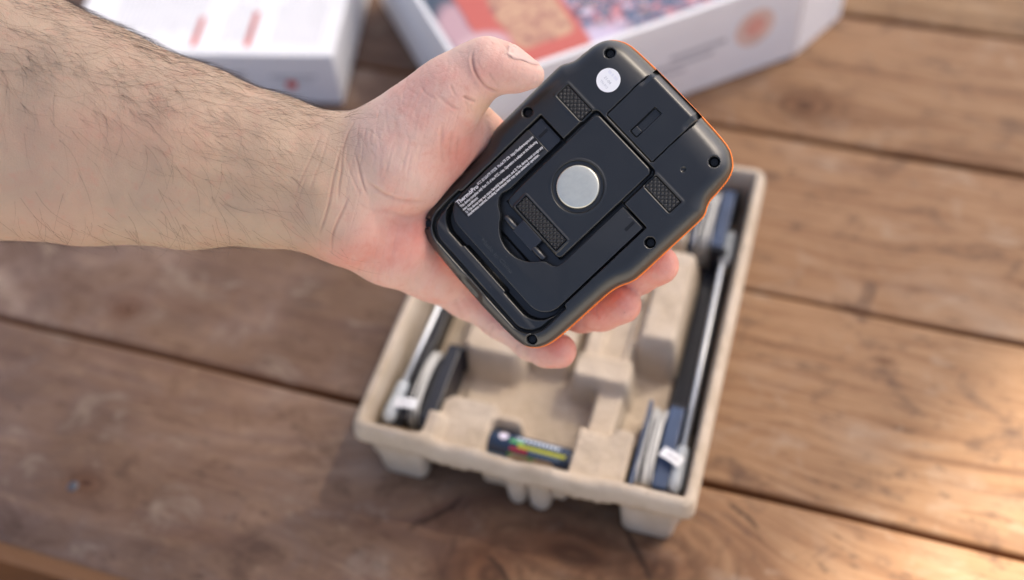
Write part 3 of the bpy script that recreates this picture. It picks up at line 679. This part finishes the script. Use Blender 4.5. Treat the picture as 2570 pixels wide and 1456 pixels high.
# U-shaped fold-out stand
sx0, sx1 = -33.7, 32.8
o_ = [(-19.9, 3.7)] + [(sx0 + .2, 3.7)]
r = 9.5
o_ += [(sx0 + r - r * math.cos(a), -47.7 + r - r * math.sin(a)) for a in np.linspace(0, math.pi / 2, 12)]
o_ += [(sx1 - r + r * math.sin(a), -47.7 + r - r * math.cos(a)) for a in np.linspace(0, math.pi / 2, 12)]
o_ += [(sx1 - .2, 10.9), (20.0, 10.9), (20.0, -24.5), (19.4, -27.2), (17.3, -28.9), (14.4, -29.6)]
cc = (-.6, -23.3); R_ = 15.4; a0 = math.atan2(-31.3 + 23.3, 12.4 + .6); a1 = math.atan2(-31.5 + 23.3, -13.6 + .6)
o_ += [(cc[0] + R_ * math.cos(a), cc[1] + R_ * math.sin(a)) for a in np.linspace(a0, a1, 22) ] if a1 > a0 else [(cc[0] + R_ * math.cos(a), cc[1] + R_ * math.sin(a)) for a in np.linspace(a0, a1, 22)]
o_ += [(-15.2, -30.2), (-18.2, -28.6), (-20.6, -26.0), (-21.2, -23.6), (-20.0, -20.0)]
stand = plate('fold_out_stand', o_, -.25, -3.4, BLACK, dev, .5)
bm_obj('leg_end', box_bm(-.0333, -.0200, .0034, .0109, -.0036, -.0013, .0002, 1), BLACK_SMOOTH, stand)
for sx in (-27.6, 28.2):
    bm_obj('catch_slot', box_bm((sx - .7) / 1000, (sx + .7) / 1000, .0048, .0099, -.0016 if sx < 0 else -.0004, -.0012 if sx < 0 else -.0001), LABELINK, stand)
    bm_obj('leg_step', box_bm((sx - 5.4) / 1000 if sx < 0 else (sx - 7.6) / 1000, (sx + 7.2) / 1000 if sx < 0 else (sx + 4) / 1000, .0106, .0110, -.004, -.0009), BLACK_SMOOTH, stand)
for hx in (-9.4, 9.3):
    V_, F_ = tube([((hx - 3.4) / 1000, -.0297, -.0026), ((hx - 3.0) / 1000, -.0297, -.0026), ((hx + 3.0) / 1000, -.0297, -.0026), ((hx + 3.4) / 1000, -.0297, -.0026)], [.0012, .0015, .0015, .0012], 16)
    mesh_obj('hinge_pin', V_, F_, BLACK_SMOOTH, stand, sharp=40)
# printed label on the stand leg
def text_obj(name, body, size, loc, rot, mat, parent, ext=0.0, width=None, bold=0.0, align='LEFT'):
    cu = bpy.data.curves.new(name, 'FONT'); cu.body = body; cu.size = size / 1000; cu.extrude = ext; cu.offset = bold; cu.align_x = align; cu.resolution_u = 2
    tmp = bpy.data.objects.new(name + '_tmp', cu); COL.objects.link(tmp); bpy.context.view_layer.update()
    me = bpy.data.meshes.new_from_object(tmp.evaluated_get(bpy.context.evaluated_depsgraph_get())); bpy.data.objects.remove(tmp, do_unlink=True)
    if width:
        xs_ = [v.co.x for v in me.vertices]; k = (width / 1000) / (max(xs_) - min(xs_))
        for v in me.vertices: v.co.x *= k
    me.materials.clear(); me.materials.append(mat); me.name = name
    o = bpy.data.objects.new(name, me); COL.objects.link(o); o.parent = parent; o.location = tuple(q / 1000 for q in loc); o.rotation_euler = (0, 0, rot); return o
lab = mesh_obj('label', [(x / 1000, y / 1000, -.00018) for x, y in ((-35.0 + 1.6, -42.2), (-24.6, -42.2), (-21.7, 3.3), (-32.6 + 3.0, 3.6))], [(0, 1, 2, 3)], LABELINK, stand, smooth=False)
H90 = math.radians(90)
LINES = [('FCC ID:2AATP-TP27B  Model:TP-27B  https://buythermopro.com', -31.15, -28.9, 32.0, 1.75), ('This device complies with Part 15 of the FCC rules. Operation is subject to the following', -29.3, -41.3, 44.3, 1.75),
         ('two conditions:', -27.5, -41.3, 8.6, 1.75), ('1) This device may not cause harmful interference, and 2) This device must accept any', -25.75, -41.3, 44.3, 1.75),
         ('interference received, including interference that may cause undesired operation.', -24.0 - .2, -41.3, 41.0, 1.75)]
tilt = math.radians(-4.0) * 0
text_obj('lettering', 'Therm\u00f3Pro', 2.6, (-31.0, -41.5, -.14), H90 - math.radians(3.6), WHITEINK, lab, width=12.2, bold=.00006)
for (s_, x_, y_, w_, sz) in LINES: text_obj('lettering', s_, sz, (x_ + .2, y_, -.14), H90 - math.radians(3.6), WHITEINK, lab, width=w_, bold=.00003)
text_obj('moulded_lettering', 'Made in China', 2.7, (-12.6, -44.6, -.24), 0, EMBOSS, stand, ext=.00008, width=20)
# round sticker
sv = [((-24.1 + 5.2 * math.cos(a)) / 1000, (43.1 + 5.2 * math.sin(a)) / 1000) for a in [2 * math.pi * k / 48 for k in range(48)]]
stk = mesh_obj('sticker', [(x, y, .00022) for x, y in sv] + [(x, y, -.0003) for x, y in sv], [tuple(range(48))] + [(i, 48 + i, 48 + (i + 1) % 48, (i + 1) % 48) for i in range(48)], STICKER, dev, smooth=False)
text_obj('lettering', '21-04', 1.7, (-24.3, 42.3, .27), math.radians(-4), GREYINK, stk, width=4.0, align='CENTER')
text_obj('lettering', 'YN-915', 1.5, (-24.1, 40.1, .27), math.radians(-4), FADEDINK, stk, width=4.6, align='CENTER')
for (a, b) in ((-26.9, -25.2), (-24.8, -23.9), (-23.4, -21.4)): mesh_obj('stamp', [(a / 1000, .0453, .00027), (b / 1000, .0452, .00027), (b / 1000, .0465, .00027), (a / 1000, .0466, .00027)], [(0, 1, 2, 3)], simple('pale_stamp_ink', (.80, .80, .85), .6), stk, smooth=False)
# screws down their wells
for (x, y) in SCREWS:
    zb = -4.55
    bm = bmesh.new(); bmesh.ops.create_cone(bm, cap_ends=True, segments=20, radius1=.0019, radius2=.0016, depth=.0011)
    for v in bm.verts: v.co += Vector((x / 1000, y / 1000, zb / 1000 + .0006))
    sc = bm_obj('screw', bm, SCREW, dev, smooth=True, sharp=30)
    bm = box_bm((x - 1.2) / 1000, (x + 1.2) / 1000, (y - .22) / 1000, (y + .22) / 1000, (zb + 1.1) / 1000, (zb + 1.3) / 1000); bm_obj('cross_slot', bm, LABELINK, sc)
    bm = box_bm((x - .22) / 1000, (x + .22) / 1000, (y - 1.2) / 1000, (y + 1.2) / 1000, (zb + 1.1) / 1000, (zb + 1.34) / 1000); bm_obj('cross_slot', bm, LABELINK, sc)

# ------------------------------------------------------------------ the arm and hand: one continuous skin grown from a distance field
def cam_mm(px, py, depth): return np.array([(px - 1285) / FPX * depth, (728 - py) / FPX * depth, -depth])
CH = []       # chains: (points[(px,py,depth,r)], blend)
fo = [((-420, -270), (-420, 585), 491, 45.7), ((-100, -103), (-70, 600), 492, 42.5), ((242, 60), (200, 612), 491, 37.7), ((484, 165), (470, 622), 490, 32.2), ((690, 240), (655, 617), 489, 26.9), ((829, 286), (790, 634), 489, 23.5), ((900, 297), (860, 660), 491, 22.5)]
up_, lo_, mi_ = [], [], []
for (u, l, d, r) in fo:
    u = np.array(u, float); l = np.array(l, float); ax = (l - u) / np.linalg.norm(l - u); rp = r / d * FPX
    up_.append((*(u + ax * rp), d + 2, r)); lo_.append((*(l - ax * rp * .93), d, r * .93)); mi_.append((*((u + l) / 2), d - 1.5, r * .93))
CH += [(up_, 5), (lo_, 5), (mi_, 5)]
CH.append(([(900, 418, 490, 21), (1008, 368, 484, 21.5), (1085, 288, 477, 17.2), (1140, 226, 472, 13.6), (1195, 180, 469, 12.4)], 9))     # thenar and thumb
CH.append(([(1195, 180, 469, 12.2), (1224, 168, 467, 12.2), (1262, 171, 466, 10.2), (1300, 183.5, 466, 7.8), (1334, 189, 466, 5.6)], 3))
CH.append(([(1020, 430, 489, 19), (1110, 350, 490, 14.5), (1175, 318, 496, 10.5), (1222, 348, 503, 8.5), (1300, 470, 520, 10)], 9))       # web to the index knuckle
CH.append(([(920, 480, 500, 20), (1050, 480, 513, 17.5), (1180, 460, 524, 13.5), (1260, 490, 530, 11)], 9))
CH.append(([(890, 552, 497, 20.5), (985, 606, 507, 19.3), (1085, 660, 521, 16.5), (1172, 735, 530, 11.5)], 8))
CH.append(([(1060, 560, 520, 15), (1180, 620, 530, 12), (1180, 520, 530, 12)], 9))
FG = []
FG.append(([(1172, 735, 530, 11), (1258, 800, 530, 9.4), (1336, 858, 525, 8.7), (1372, 874, 515, 8.4), (1403, 881, 509, 8.2)], 4))
FG.append(([(1170, 660, 532, 12), (1330, 750, 530, 9.8), (1460, 786, 517, 8.9), (1510, 780, 509, 9.1), (1562, 765, 501, 8.7)], 3))
FG.append(([(1180, 590, 532, 12.5), (1370, 690, 530, 10.2), (1540, 706, 514, 9.2), (1600, 688, 503, 9.2), (1655, 666, 493, 8.8)], 3))
FG.append(([(1240, 490, 526, 11), (1430, 560, 525, 9.5), (1560, 545, 516, 8.6), (1610, 510, 513, 8)], 3))
HH = 1.0
allp = [cam_mm(*p[:3]) for ch, _ in CH + FG for p in ch]; rad = max(p[3] for ch, _ in CH + FG for p in ch)
lo3 = np.min(allp, 0) - 48; hi3 = np.max(allp, 0) + 20; hi3 = np.maximum(hi3, np.max(allp, 0) + 14)
lo3 = np.min([a - p[3] for a, p in zip(allp, [p for ch, _ in CH + FG for p in ch])], 0) - 5; hi3 = np.max([a + p[3] for a, p in zip(allp, [p for ch, _ in CH + FG for p in ch])], 0) + 5
dims = np.ceil((hi3 - lo3) / HH).astype(int) + 1
G = [lo3[i] + HH * np.arange(dims[i]) for i in range(3)]
def smin(a, b, k):
    hq = np.maximum(k - np.abs(a - b), 0) / k; return np.minimum(a, b) - hq * hq * k * .25
def field(chains):
    Fd = np.full(dims, 60.0, np.float32)
    for ch, k in chains:
        P = [cam_mm(*p[:3]) for p in ch]
        for i in range(len(P) - 1):
            a, b = P[i], P[i + 1]; ra, rb = ch[i][3], ch[i + 1][3]; R0 = max(ra, rb) + k + 6
            s = [slice(max(0, int((min(a[q], b[q]) - R0 - lo3[q]) / HH)), min(dims[q], int((max(a[q], b[q]) + R0 - lo3[q]) / HH) + 2)) for q in range(3)]
            x = G[0][s[0]][:, None, None]; y = G[1][s[1]][None, :, None]; z = G[2][s[2]][None, None, :]
            ab = b - a; L = ab @ ab; t_ = np.clip(((x - a[0]) * ab[0] + (y - a[1]) * ab[1] + (z - a[2]) * ab[2]) / L, 0, 1)
            d = np.sqrt((x - a[0] - t_ * ab[0]) ** 2 + (y - a[1] - t_ * ab[1]) ** 2 + (z - a[2] - t_ * ab[2]) ** 2) - (ra + t_ * (rb - ra))
            Fd[s[0], s[1], s[2]] = smin(Fd[s[0], s[1], s[2]], d.astype(np.float32), k)
    return Fd
Fa = field(CH); Fb = None
for f1 in FG:
    q = field([f1]); Fb = q if Fb is None else smin(Fb, q, 1.2)
Fall = smin(Fa, Fb, 6.0)
def surface_nets(Fd):
    s = Fd < 0; c = np.zeros(tuple(np.array(Fd.shape) - 1), np.int8)
    for i in (0, 1):
        for j in (0, 1):
            for k in (0, 1): c += s[i:Fd.shape[0] - 1 + i, j:Fd.shape[1] - 1 + j, k:Fd.shape[2] - 1 + k]
    act = np.argwhere((c > 0) & (c < 8)); num = np.full(c.shape, -1, np.int64); num[tuple(act.T)] = np.arange(len(act))
    acc = np.zeros((len(act), 3)); cnt = np.zeros(len(act)); cor = [(i, j, k) for i in (0, 1) for j in (0, 1) for k in (0, 1)]
    for a in cor:
        for ax in range(3):
            if a[ax]: continue
            b = list(a); b[ax] = 1
            va = Fd[act[:, 0] + a[0], act[:, 1] + a[1], act[:, 2] + a[2]]; vb = Fd[act[:, 0] + b[0], act[:, 1] + b[1], act[:, 2] + b[2]]
            m_ = (va < 0) != (vb < 0); t_ = np.where(m_, va / np.where(m_, va - vb, 1), 0)
            p = np.tile(np.array(a, float), (len(act), 1)); p[:, ax] += t_; acc += p * m_[:, None]; cnt += m_
    V = (act + acc / cnt[:, None]); Q = []
    for ax in range(3):
        o1, o2 = [(1, 2), (2, 0), (0, 1)][ax]
        sl0 = [slice(None)] * 3; sl1 = [slice(None)] * 3; sl0[ax] = slice(0, -1); sl1[ax] = slice(1, None)
        e = np.argwhere(s[tuple(sl0)] != s[tuple(sl1)]); e = e[(e[:, o1] > 0) & (e[:, o2] > 0) & (e[:, o1] < c.shape[o1]) & (e[:, o2] < c.shape[o2])]
        def cell(d1, d2):
            q = e.copy(); q[:, o1] += d1; q[:, o2] += d2; return num[tuple(q.T)]
        qd = np.stack([cell(-1, -1), cell(0, -1), cell(0, 0), cell(-1, 0)], -1); flip = ~s[tuple(e.T)]
        qd[flip] = qd[flip][:, ::-1]; Q.append(qd)
    return V, np.concatenate(Q)
Vh, Qh = surface_nets(Fall); Vh = Vh * HH + lo3
me0 = bpy.data.meshes.new('skin_base'); me0.from_pydata(Vh.tolist(), [], Qh.tolist()); ob0 = bpy.data.objects.new('skin_base', me0); COL.objects.link(ob0)
sm = ob0.modifiers.new('s', 'SMOOTH'); sm.factor = .5; sm.iterations = 3
ss = ob0.modifiers.new('d', 'SUBSURF'); ss.levels = 1; ss.render_levels = 1
bpy.context.view_layer.update(); me1 = bpy.data.meshes.new_from_object(ob0.evaluated_get(bpy.context.evaluated_depsgraph_get())); bpy.data.objects.remove(ob0, do_unlink=True)
nv = len(me1.vertices); co = np.zeros(nv * 3); me1.vertices.foreach_get('co', co); co = co.reshape(-1, 3); no = np.zeros(nv * 3); me1.vertices.foreach_get('normal', no); no = no.reshape(-1, 3)
HPX = 1285 + FPX * co[:, 0] / -co[:, 2]; HPY = 728 - FPX * co[:, 1] / -co[:, 2]; front = np.clip(no[:, 2] * 3, 0, 1)
# creases and folds, drawn where they lie on the skin
k4 = lambda pts: [((800 + x / 2.275) / 1.0335, (60 + y / 2.275) / 1.0335) for x, y in pts]
kw = lambda pts: [((740 + x / 3.31) / 1.0335, (260 + y / 3.31) / 1.0335) for x, y in pts]
kt = lambda pts: [((1000 + x / 5.6) / 1.0335, (70 + y / 5.6) / 1.0335) for x, y in pts]
CRE = [(kw(p_), d_, w_) for p_, d_, w_ in (
    ([(320, 260), (240, 450), (150, 650), (80, 830)], .22, 2.6), ([(190, 640), (130, 800), (80, 950)], .22, 2.6), ([(380, 260), (330, 450), (250, 660), (210, 790)], .2, 2.6),
    ([(500, 300), (460, 480), (410, 680), (370, 900), (320, 1060), (285, 1180)], .55, 2.8), ([(600, 180), (530, 300), (490, 450), (480, 600), (460, 750), (455, 900)], .55, 2.8),
    ([(545, 820), (500, 930), (440, 1060), (405, 1170), (400, 1330)], .6, 3.0), ([(530, 510), (560, 620), (600, 720), (650, 830)], .3, 2.5), ([(600, 460), (630, 580), (660, 700), (700, 820)], .5, 2.8),
    ([(690, 690), (780, 760), (880, 820), (1000, 860), (1150, 870), (1230, 850)], .55, 5), ([(640, 200), (620, 330), (640, 420)], .2, 2.6), ([(700, 230), (680, 330), (700, 420)], .2, 2.6), ([(750, 240), (730, 330), (740, 400)], .18, 2.6),
    ([(700, 240), (780, 300), (850, 360)], .18, 2.4), ([(860, 50), (870, 200), (880, 300)], .14, 3), ([(730, 420), (780, 510)], .18, 2.6), ([(930, 130), (960, 300), (965, 500)], .10, 5), ([(1350, 180), (1340, 400), (1360, 560)], .4, 5), ([(1430, 250), (1420, 400), (1400, 520)], .3, 4.5),
    ([(1490, 300), (1480, 420), (1460, 540)], .35, 4), ([(740, 940), (900, 960), (1050, 1000), (1150, 960)], .3, 6), ([(620, 880), (700, 930), (780, 950)], .2, 4), ([(900, 1000), (980, 1080), (1090, 1060)], .2, 5), ([(540, 400), (520, 520), (530, 600)], .16, 2.6),
    ([(280, 1190), (300, 1240), (295, 1290)], .2, 3), ([(560, 1150), (640, 1110), (760, 1120)], .12, 5), ([(880, 480), (870, 620), (900, 720)], .08, 5), ([(1000, 450), (1020, 650), (1010, 780)], .08, 5))]
CRE += [(kt(p_), d_, w_) for p_, d_, w_ in (
    ([(1280, 300), (1250, 450), (1280, 600), (1340, 720), (1440, 850), (1560, 920), (1650, 940)], .9, 3.4), ([(1480, 640), (1550, 760), (1650, 880)], .3, 3), ([(1330, 480), (1360, 560), (1420, 640)], .12, 3), ([(1120, 1000), (1200, 1050), (1300, 1085)], .8, 4),
    ([(940, 830), (990, 960), (1050, 1030)], .3, 3), ([(490, 840), (600, 980), (740, 1060)], .22, 3), ([(300, 880), (400, 950), (470, 990)], .15, 3), ([(750, 980), (850, 1080), (960, 1160), (1080, 1210)], .35, 4), ([(980, 540), (1000, 680), (960, 800)], .14, 4),
    ([(1130, 1050), (1190, 1150), (1180, 1250)], .25, 3.5), ([(1250, 1110), (1230, 1180), (1260, 1240)], .2, 3), ([(200, 1000), (190, 1150), (210, 1260)], .12, 4), ([(1700, 220), (1780, 330), (1850, 360)], .15, 3))]
CRE += [([(1499, 772), (1497, 785), (1503, 800)], .4, 3), ([(1288, 905), (1292, 880), (1300, 862)], .4, 3), ([(1138, 748), (1150, 770), (1160, 800)], .3, 7), ([(1238, 812), (1228, 842)], .3, 5)]
disp = np.zeros(nv); line = np.zeros(nv)
for (pts, dep, wid) in CRE:
    c_ = crom(pts, 6); near = (HPX > c_[:, 0].min() - 60) & (HPX < c_[:, 0].max() + 60) & (HPY > c_[:, 1].min() - 60) & (HPY < c_[:, 1].max() + 60); ni = np.where(near)[0]
    d = np.full(nv, 1e3); tp = np.ones(nv)
    if len(ni):
        d[ni] = pdist(HPX[ni], HPY[ni], c_); dd2 = (HPX[ni][:, None] - c_[None, :, 0]) ** 2 + (HPY[ni][:, None] - c_[None, :, 1]) ** 2
        tt = np.argmin(dd2, 1) / (len(c_) - 1); tp[ni] = np.clip(np.sin(math.pi * tt) * 1.6, 0, 1) * (.75 + .5 * vnoise(tt * 7 + 3, tt * 0 + len(pts), 6))
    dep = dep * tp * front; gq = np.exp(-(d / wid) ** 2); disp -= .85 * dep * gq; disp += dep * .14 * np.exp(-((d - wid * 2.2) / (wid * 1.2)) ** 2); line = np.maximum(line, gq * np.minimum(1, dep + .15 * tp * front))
# tendons and muscle relief on the forearm
for (pts, hgt, wid) in [([(420, 420), (620, 450), (790, 470)], .9, 26), ([(520, 520), (700, 540), (820, 560)], .6, 24), ([(100, 300), (400, 360), (700, 390)], .8, 60)]:
    d = pdist(HPX, HPY, crom(pts, 6)); disp += hgt * np.exp(-(d / wid) ** 2) * front
rs = np.random.RandomState(3)
disp += .35 * (vnoise(HPX * .009 + 40, HPY * .009 + 40, 1) - .5) * front + .35 * (vnoise(HPX * .03 + 40, HPY * .03 + 40, 2) - .5) * front
def ridged(u, v, k): return np.clip(1 - np.abs(2 * vnoise(u + 60, v + 60, k) - 1) * 3.2, 0, 1) ** 2
palmw = sstep(830, 900, HPX) * (1 - sstep(1000, 1250, HPX))
wr = ridged(HPX * .055 + HPY * .012, HPY * .010, 3) * palmw * .22 + ridged(HPX * .10 + HPY * .03, HPY * .022, 4) * sstep(820, 900, HPX) * .12 + ridged((HPX + HPY) * .05, (HPX - HPY) * .05, 5) * sstep(860, 960, HPX) * .12
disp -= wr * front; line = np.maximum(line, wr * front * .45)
co = co + no * disp[:, None]
Wd = CAMPOS + (co / 1000) @ RC
def gs(cx, cy, r, r2=None): r2 = r2 or r; return np.exp(-((HPX - cx) / r) ** 2 - ((HPY - cy) / r2) ** 2)
pink = sstep(770, 1000, HPX + .1 * (HPY - 450) + 60 * (vnoise(HPX * .02 + 9, HPY * .02 + 9, 3) - .5))
red = np.clip(1.0 * gs(1160, 400, 80, 110) + .9 * gs(1050, 570, 120, 60) + .5 * gs(1000, 650, 150, 50) + .55 * gs(880, 640, 130, 50) + .5 * gs(1230, 190, 120, 60) + .8 * sstep(1290, 1400, HPX) * sstep(560, 640, HPY) + .2 * gs(300, 330, 260, 80) + .2 * gs(120, 560, 160, 90) + .3 * gs(1100, 760, 150, 60), 0, 1)
warm = np.clip(gs(1215, 270, 40, 30) + .35 * gs(560, 430, 260, 140), 0, 1)
me1.vertices.foreach_set('co', Wd.reshape(-1))
ca = me1.color_attributes.new('tone', 'FLOAT_COLOR', 'POINT'); ca.data.foreach_set('color', np.stack([pink, red, line, warm], -1).reshape(-1).astype(np.float32))
me1.polygons.foreach_set('use_smooth', [True] * len(me1.polygons)); me1.update()
t = NT('skin'); p = t.pos(); at = t.new('ShaderNodeVertexColor'); at.layer_name = 'tone'; sp = t.new('ShaderNodeSeparateColor'); t.link(at.outputs[0], sp.inputs[0])
m1 = t.noise(p, 55, 5, .6, .6); m2 = t.noise(p, 160, 4, .6); m3 = t.noise(p, 700, 3, .6); vo = t.new('ShaderNodeTexVoronoi'); vo.inputs['Scale'].default_value = 1300; t.link(p, vo.inputs['Vector'])
arm_c = t.ramp(m1, [(.3, (.385, .280, .200)), (.5, (.42, .303, .215)), (.68, (.425, .285, .203)), (.82, (.415, .255, .18))])
hand_c = t.ramp(m1, [(.3, (.62, .44, .365)), (.5, (.66, .45, .375)), (.7, (.65, .37, .305))])
c = t.mix(sp.outputs[0], arm_c, hand_c)
c = t.mix(t.math('MULTIPLY', sp.outputs[1], t.math('MULTIPLY_ADD', m2, .7, .35)), c, (.60, .20, .15))
c = t.mix(t.math('MULTIPLY', at.outputs[1], .4), c, (.66, .42, .22))
c = t.mix(t.math('MULTIPLY', t.ramp(m2, [(.58, 0.0), (.75, 1.0)]), .3), c, (.50, .20, .145))
c = t.mix(t.math('MULTIPLY', t.ramp(m3, [(.68, 0.0), (.75, 1.0)]), .3), c, (.22, .11, .07))
c = t.mix(t.math('MULTIPLY', sp.outputs[2], .38), c, (.36, .14, .10))  # crease tint: slight real redness plus painted shade
t.link(c, t.b.inputs['Base Color']); t.link(t.math('MULTIPLY_ADD', m3, .2, .42), t.b.inputs['Roughness']); t.b.inputs['Specular IOR Level'].default_value = .45
t.b.inputs['Subsurface Weight'].default_value = .3; t.b.inputs['Subsurface Radius'].default_value = (1, .35, .2); t.b.inputs['Subsurface Scale'].default_value = .004
hh = t.math('ADD', t.math('MULTIPLY', vo.outputs['Distance'], .5), t.math('ADD', t.math('MULTIPLY', m3, .7), t.math('MULTIPLY', m2, .6)))
t.link(t.bump(hh, .24, .0005), t.b.inputs['Normal'])
me1.materials.clear(); me1.materials.append(t.m); me1.name = 'person'
person = bpy.data.objects.new('person', me1); COL.objects.link(person)
tag(person, 'bare hairy forearm and hand gripping the black receiver with thumb and fingers', 'person')
# thumb nail
def surf_pt(px, py):
    q = np.argmin((HPX - px) ** 2 + (HPY - py) ** 2 - 40 * no[:, 2]); return q
fn = np.zeros(len(me1.polygons) * 4, int); me1.polygons.foreach_get('vertices', fn); fn = fn.reshape(-1, 4)
npoly = kt([(1755, 385), (1800, 440), (1870, 475), (2000, 500), (2130, 548), (2235, 560), (2260, 500), (2200, 380), (1900, 240), (1780, 260)])
def inpoly(px, py, P):
    r_ = np.zeros(px.shape, bool); m_ = len(P)
    for i in range(m_):
        (x0, y0), (x1, y1) = P[i], P[(i + 1) % m_]; r_ ^= ((y0 > py) != (y1 > py)) & (px < (x1 - x0) * (py - y0) / (y1 - y0 + 1e-12) + x0)
    return r_
vin = inpoly(HPX, HPY, npoly) & (no[:, 1] > .1) & (no[:, 2] > -.55) & (co[:, 2] > -480)
fsel = fn[vin[fn].all(1)]; used = np.unique(fsel); remap = -np.ones(nv, int); remap[used] = np.arange(len(used))
nd = np.minimum(1, pdist(HPX[used], HPY[used], npoly, True) / 5.0)
Vn = CAMPOS + ((co[used] + no[used] * (.12 + .33 * nd)[:, None]) / 1000) @ RC
nail = mesh_obj('thumb_nail', Vn, remap[fsel], simple('nail', (.60, .40, .345), .3, var=.04), person)
# arm hair
cand = np.where((HPX > -40) & (HPX < 905) & (no[:, 2] > -.35))[0]
topd = np.interp(HPX[cand], [0, 114, 242, 345, 484, 605, 726, 829, 900], [-50, 0, 60, 117, 165, 207, 251, 285, 300]); dep_ = HPY[cand] - topd
wgt = np.clip(1.0 * np.exp(-np.clip(dep_, 0, 999) / 60) + .42 * np.exp(-((dep_ - 170) / 130) ** 2) * (HPX[cand] < 760) + .12 * (HPY[cand] > 540) * (HPX[cand] < 600) + .015, 0, 2) * np.clip((920 - HPX[cand]) / 160, .05, 1)
wgt /= wgt.sum(); NHAIR = 2600
pick = np.random.choice(cand, NHAIR, False, wgt); parts = []
for q in pick:
    dtop = HPY[q] - np.interp(HPX[q], [0, 114, 242, 345, 484, 605, 726, 829, 900], [-50, 0, 60, 117, 165, 207, 251, 285, 300])
    base_a = np.interp(dtop, [0, 60, 200, 330, 500], [-14, -20, -36, -58, -75]) + np.random.normal(0, 17)       # flow direction, camera plane, degrees
    dirc = np.array([math.cos(math.radians(base_a)), math.sin(math.radians(base_a)), 0]); nn = no[q]; dirc = dirc - nn * (dirc @ nn); dirc /= np.linalg.norm(dirc) + 1e-9
    side = np.cross(nn, dirc); L = np.random.uniform(6, 21) * (.75 if dtop < 60 else 1.0); cv = np.random.normal(0, .5); lift = np.random.uniform(.12, .34); hs = np.random.uniform(.55, 1.1); pts = []
    for k in range(5):
        u = k / 4; s_ = L * u
        pts.append(co[q] - nn * .3 + dirc * s_ + side * cv * L * u * u * .8 + nn * (.3 + lift * s_ * (1 - .55 * u)))
    parts.append(tube([CAMPOS + RC.T @ (x / 1000) for x in pts], [q_ * hs for q_ in (.000045, .000041, .000035, .000026, .000012)], 3, False))
th = NT('dark_brown_hair'); tn = th.noise(th.pos(), 300, 2); th.link(th.ramp(tn, [(.3, (.018, .012, .009)), (.7, (.07, .04, .025))]), th.b.inputs['Base Color']); th.b.inputs['Roughness'].default_value = .4
hair = mesh_obj('hair', *merge(parts), th.m, person); tag(hair, kind='stuff')

# ------------------------------------------------------------------ unseen net, added to block the sun over the table: it lets a little of the sun through
L_ = 3.2; Pa, Pb = Vector(at_z(2610, 960, 0)), Vector(at_z(2130, 1456, 0))
ev = (Pa - Pb).normalized(); nv_ = Vector((-ev.y, ev.x, 0)); mid = (Pa + Pb) / 2 + SDIR * L_
V = []; F = []; nx_, ny_ = 17, 13
for j in range(ny_):
    for i in range(nx_):
        u = i / (nx_ - 1) * 2 - 1; v_ = j / (ny_ - 1)
        q = mid + ev * (u * 1.3) + nv_ * (v_ * 1.7); q.z += -.10 * (1 - u * u) * math.sin(v_ * math.pi) ; V.append(q)
for j in range(ny_ - 1):
    for i in range(nx_ - 1): a = j * nx_ + i; F.append((a, a + 1, a + nx_ + 1, a + nx_))
t = NT('charcoal_sun_blocker'); tr = t.new('ShaderNodeBsdfTransparent'); mx = t.new('ShaderNodeMixShader'); mx.inputs[0].default_value = .085
wv = t.noise(t.obj(), 9, 4); t.link(t.ramp(wv, [(.3, (.035, .037, .04)), (.7, (.06, .062, .066))]), t.b.inputs['Base Color']); t.b.inputs['Roughness'].default_value = .9
t.link(t.b.outputs[0], mx.inputs[1]); t.link(tr.outputs[0], mx.inputs[2]); t.link(mx.outputs[0], t.out.inputs[0])
sun_blocker = mesh_obj('added_sun_blocker', V, F, t.m); tag(sun_blocker, 'unseen charcoal net added to block the sun over the table', 'added sun blocker')
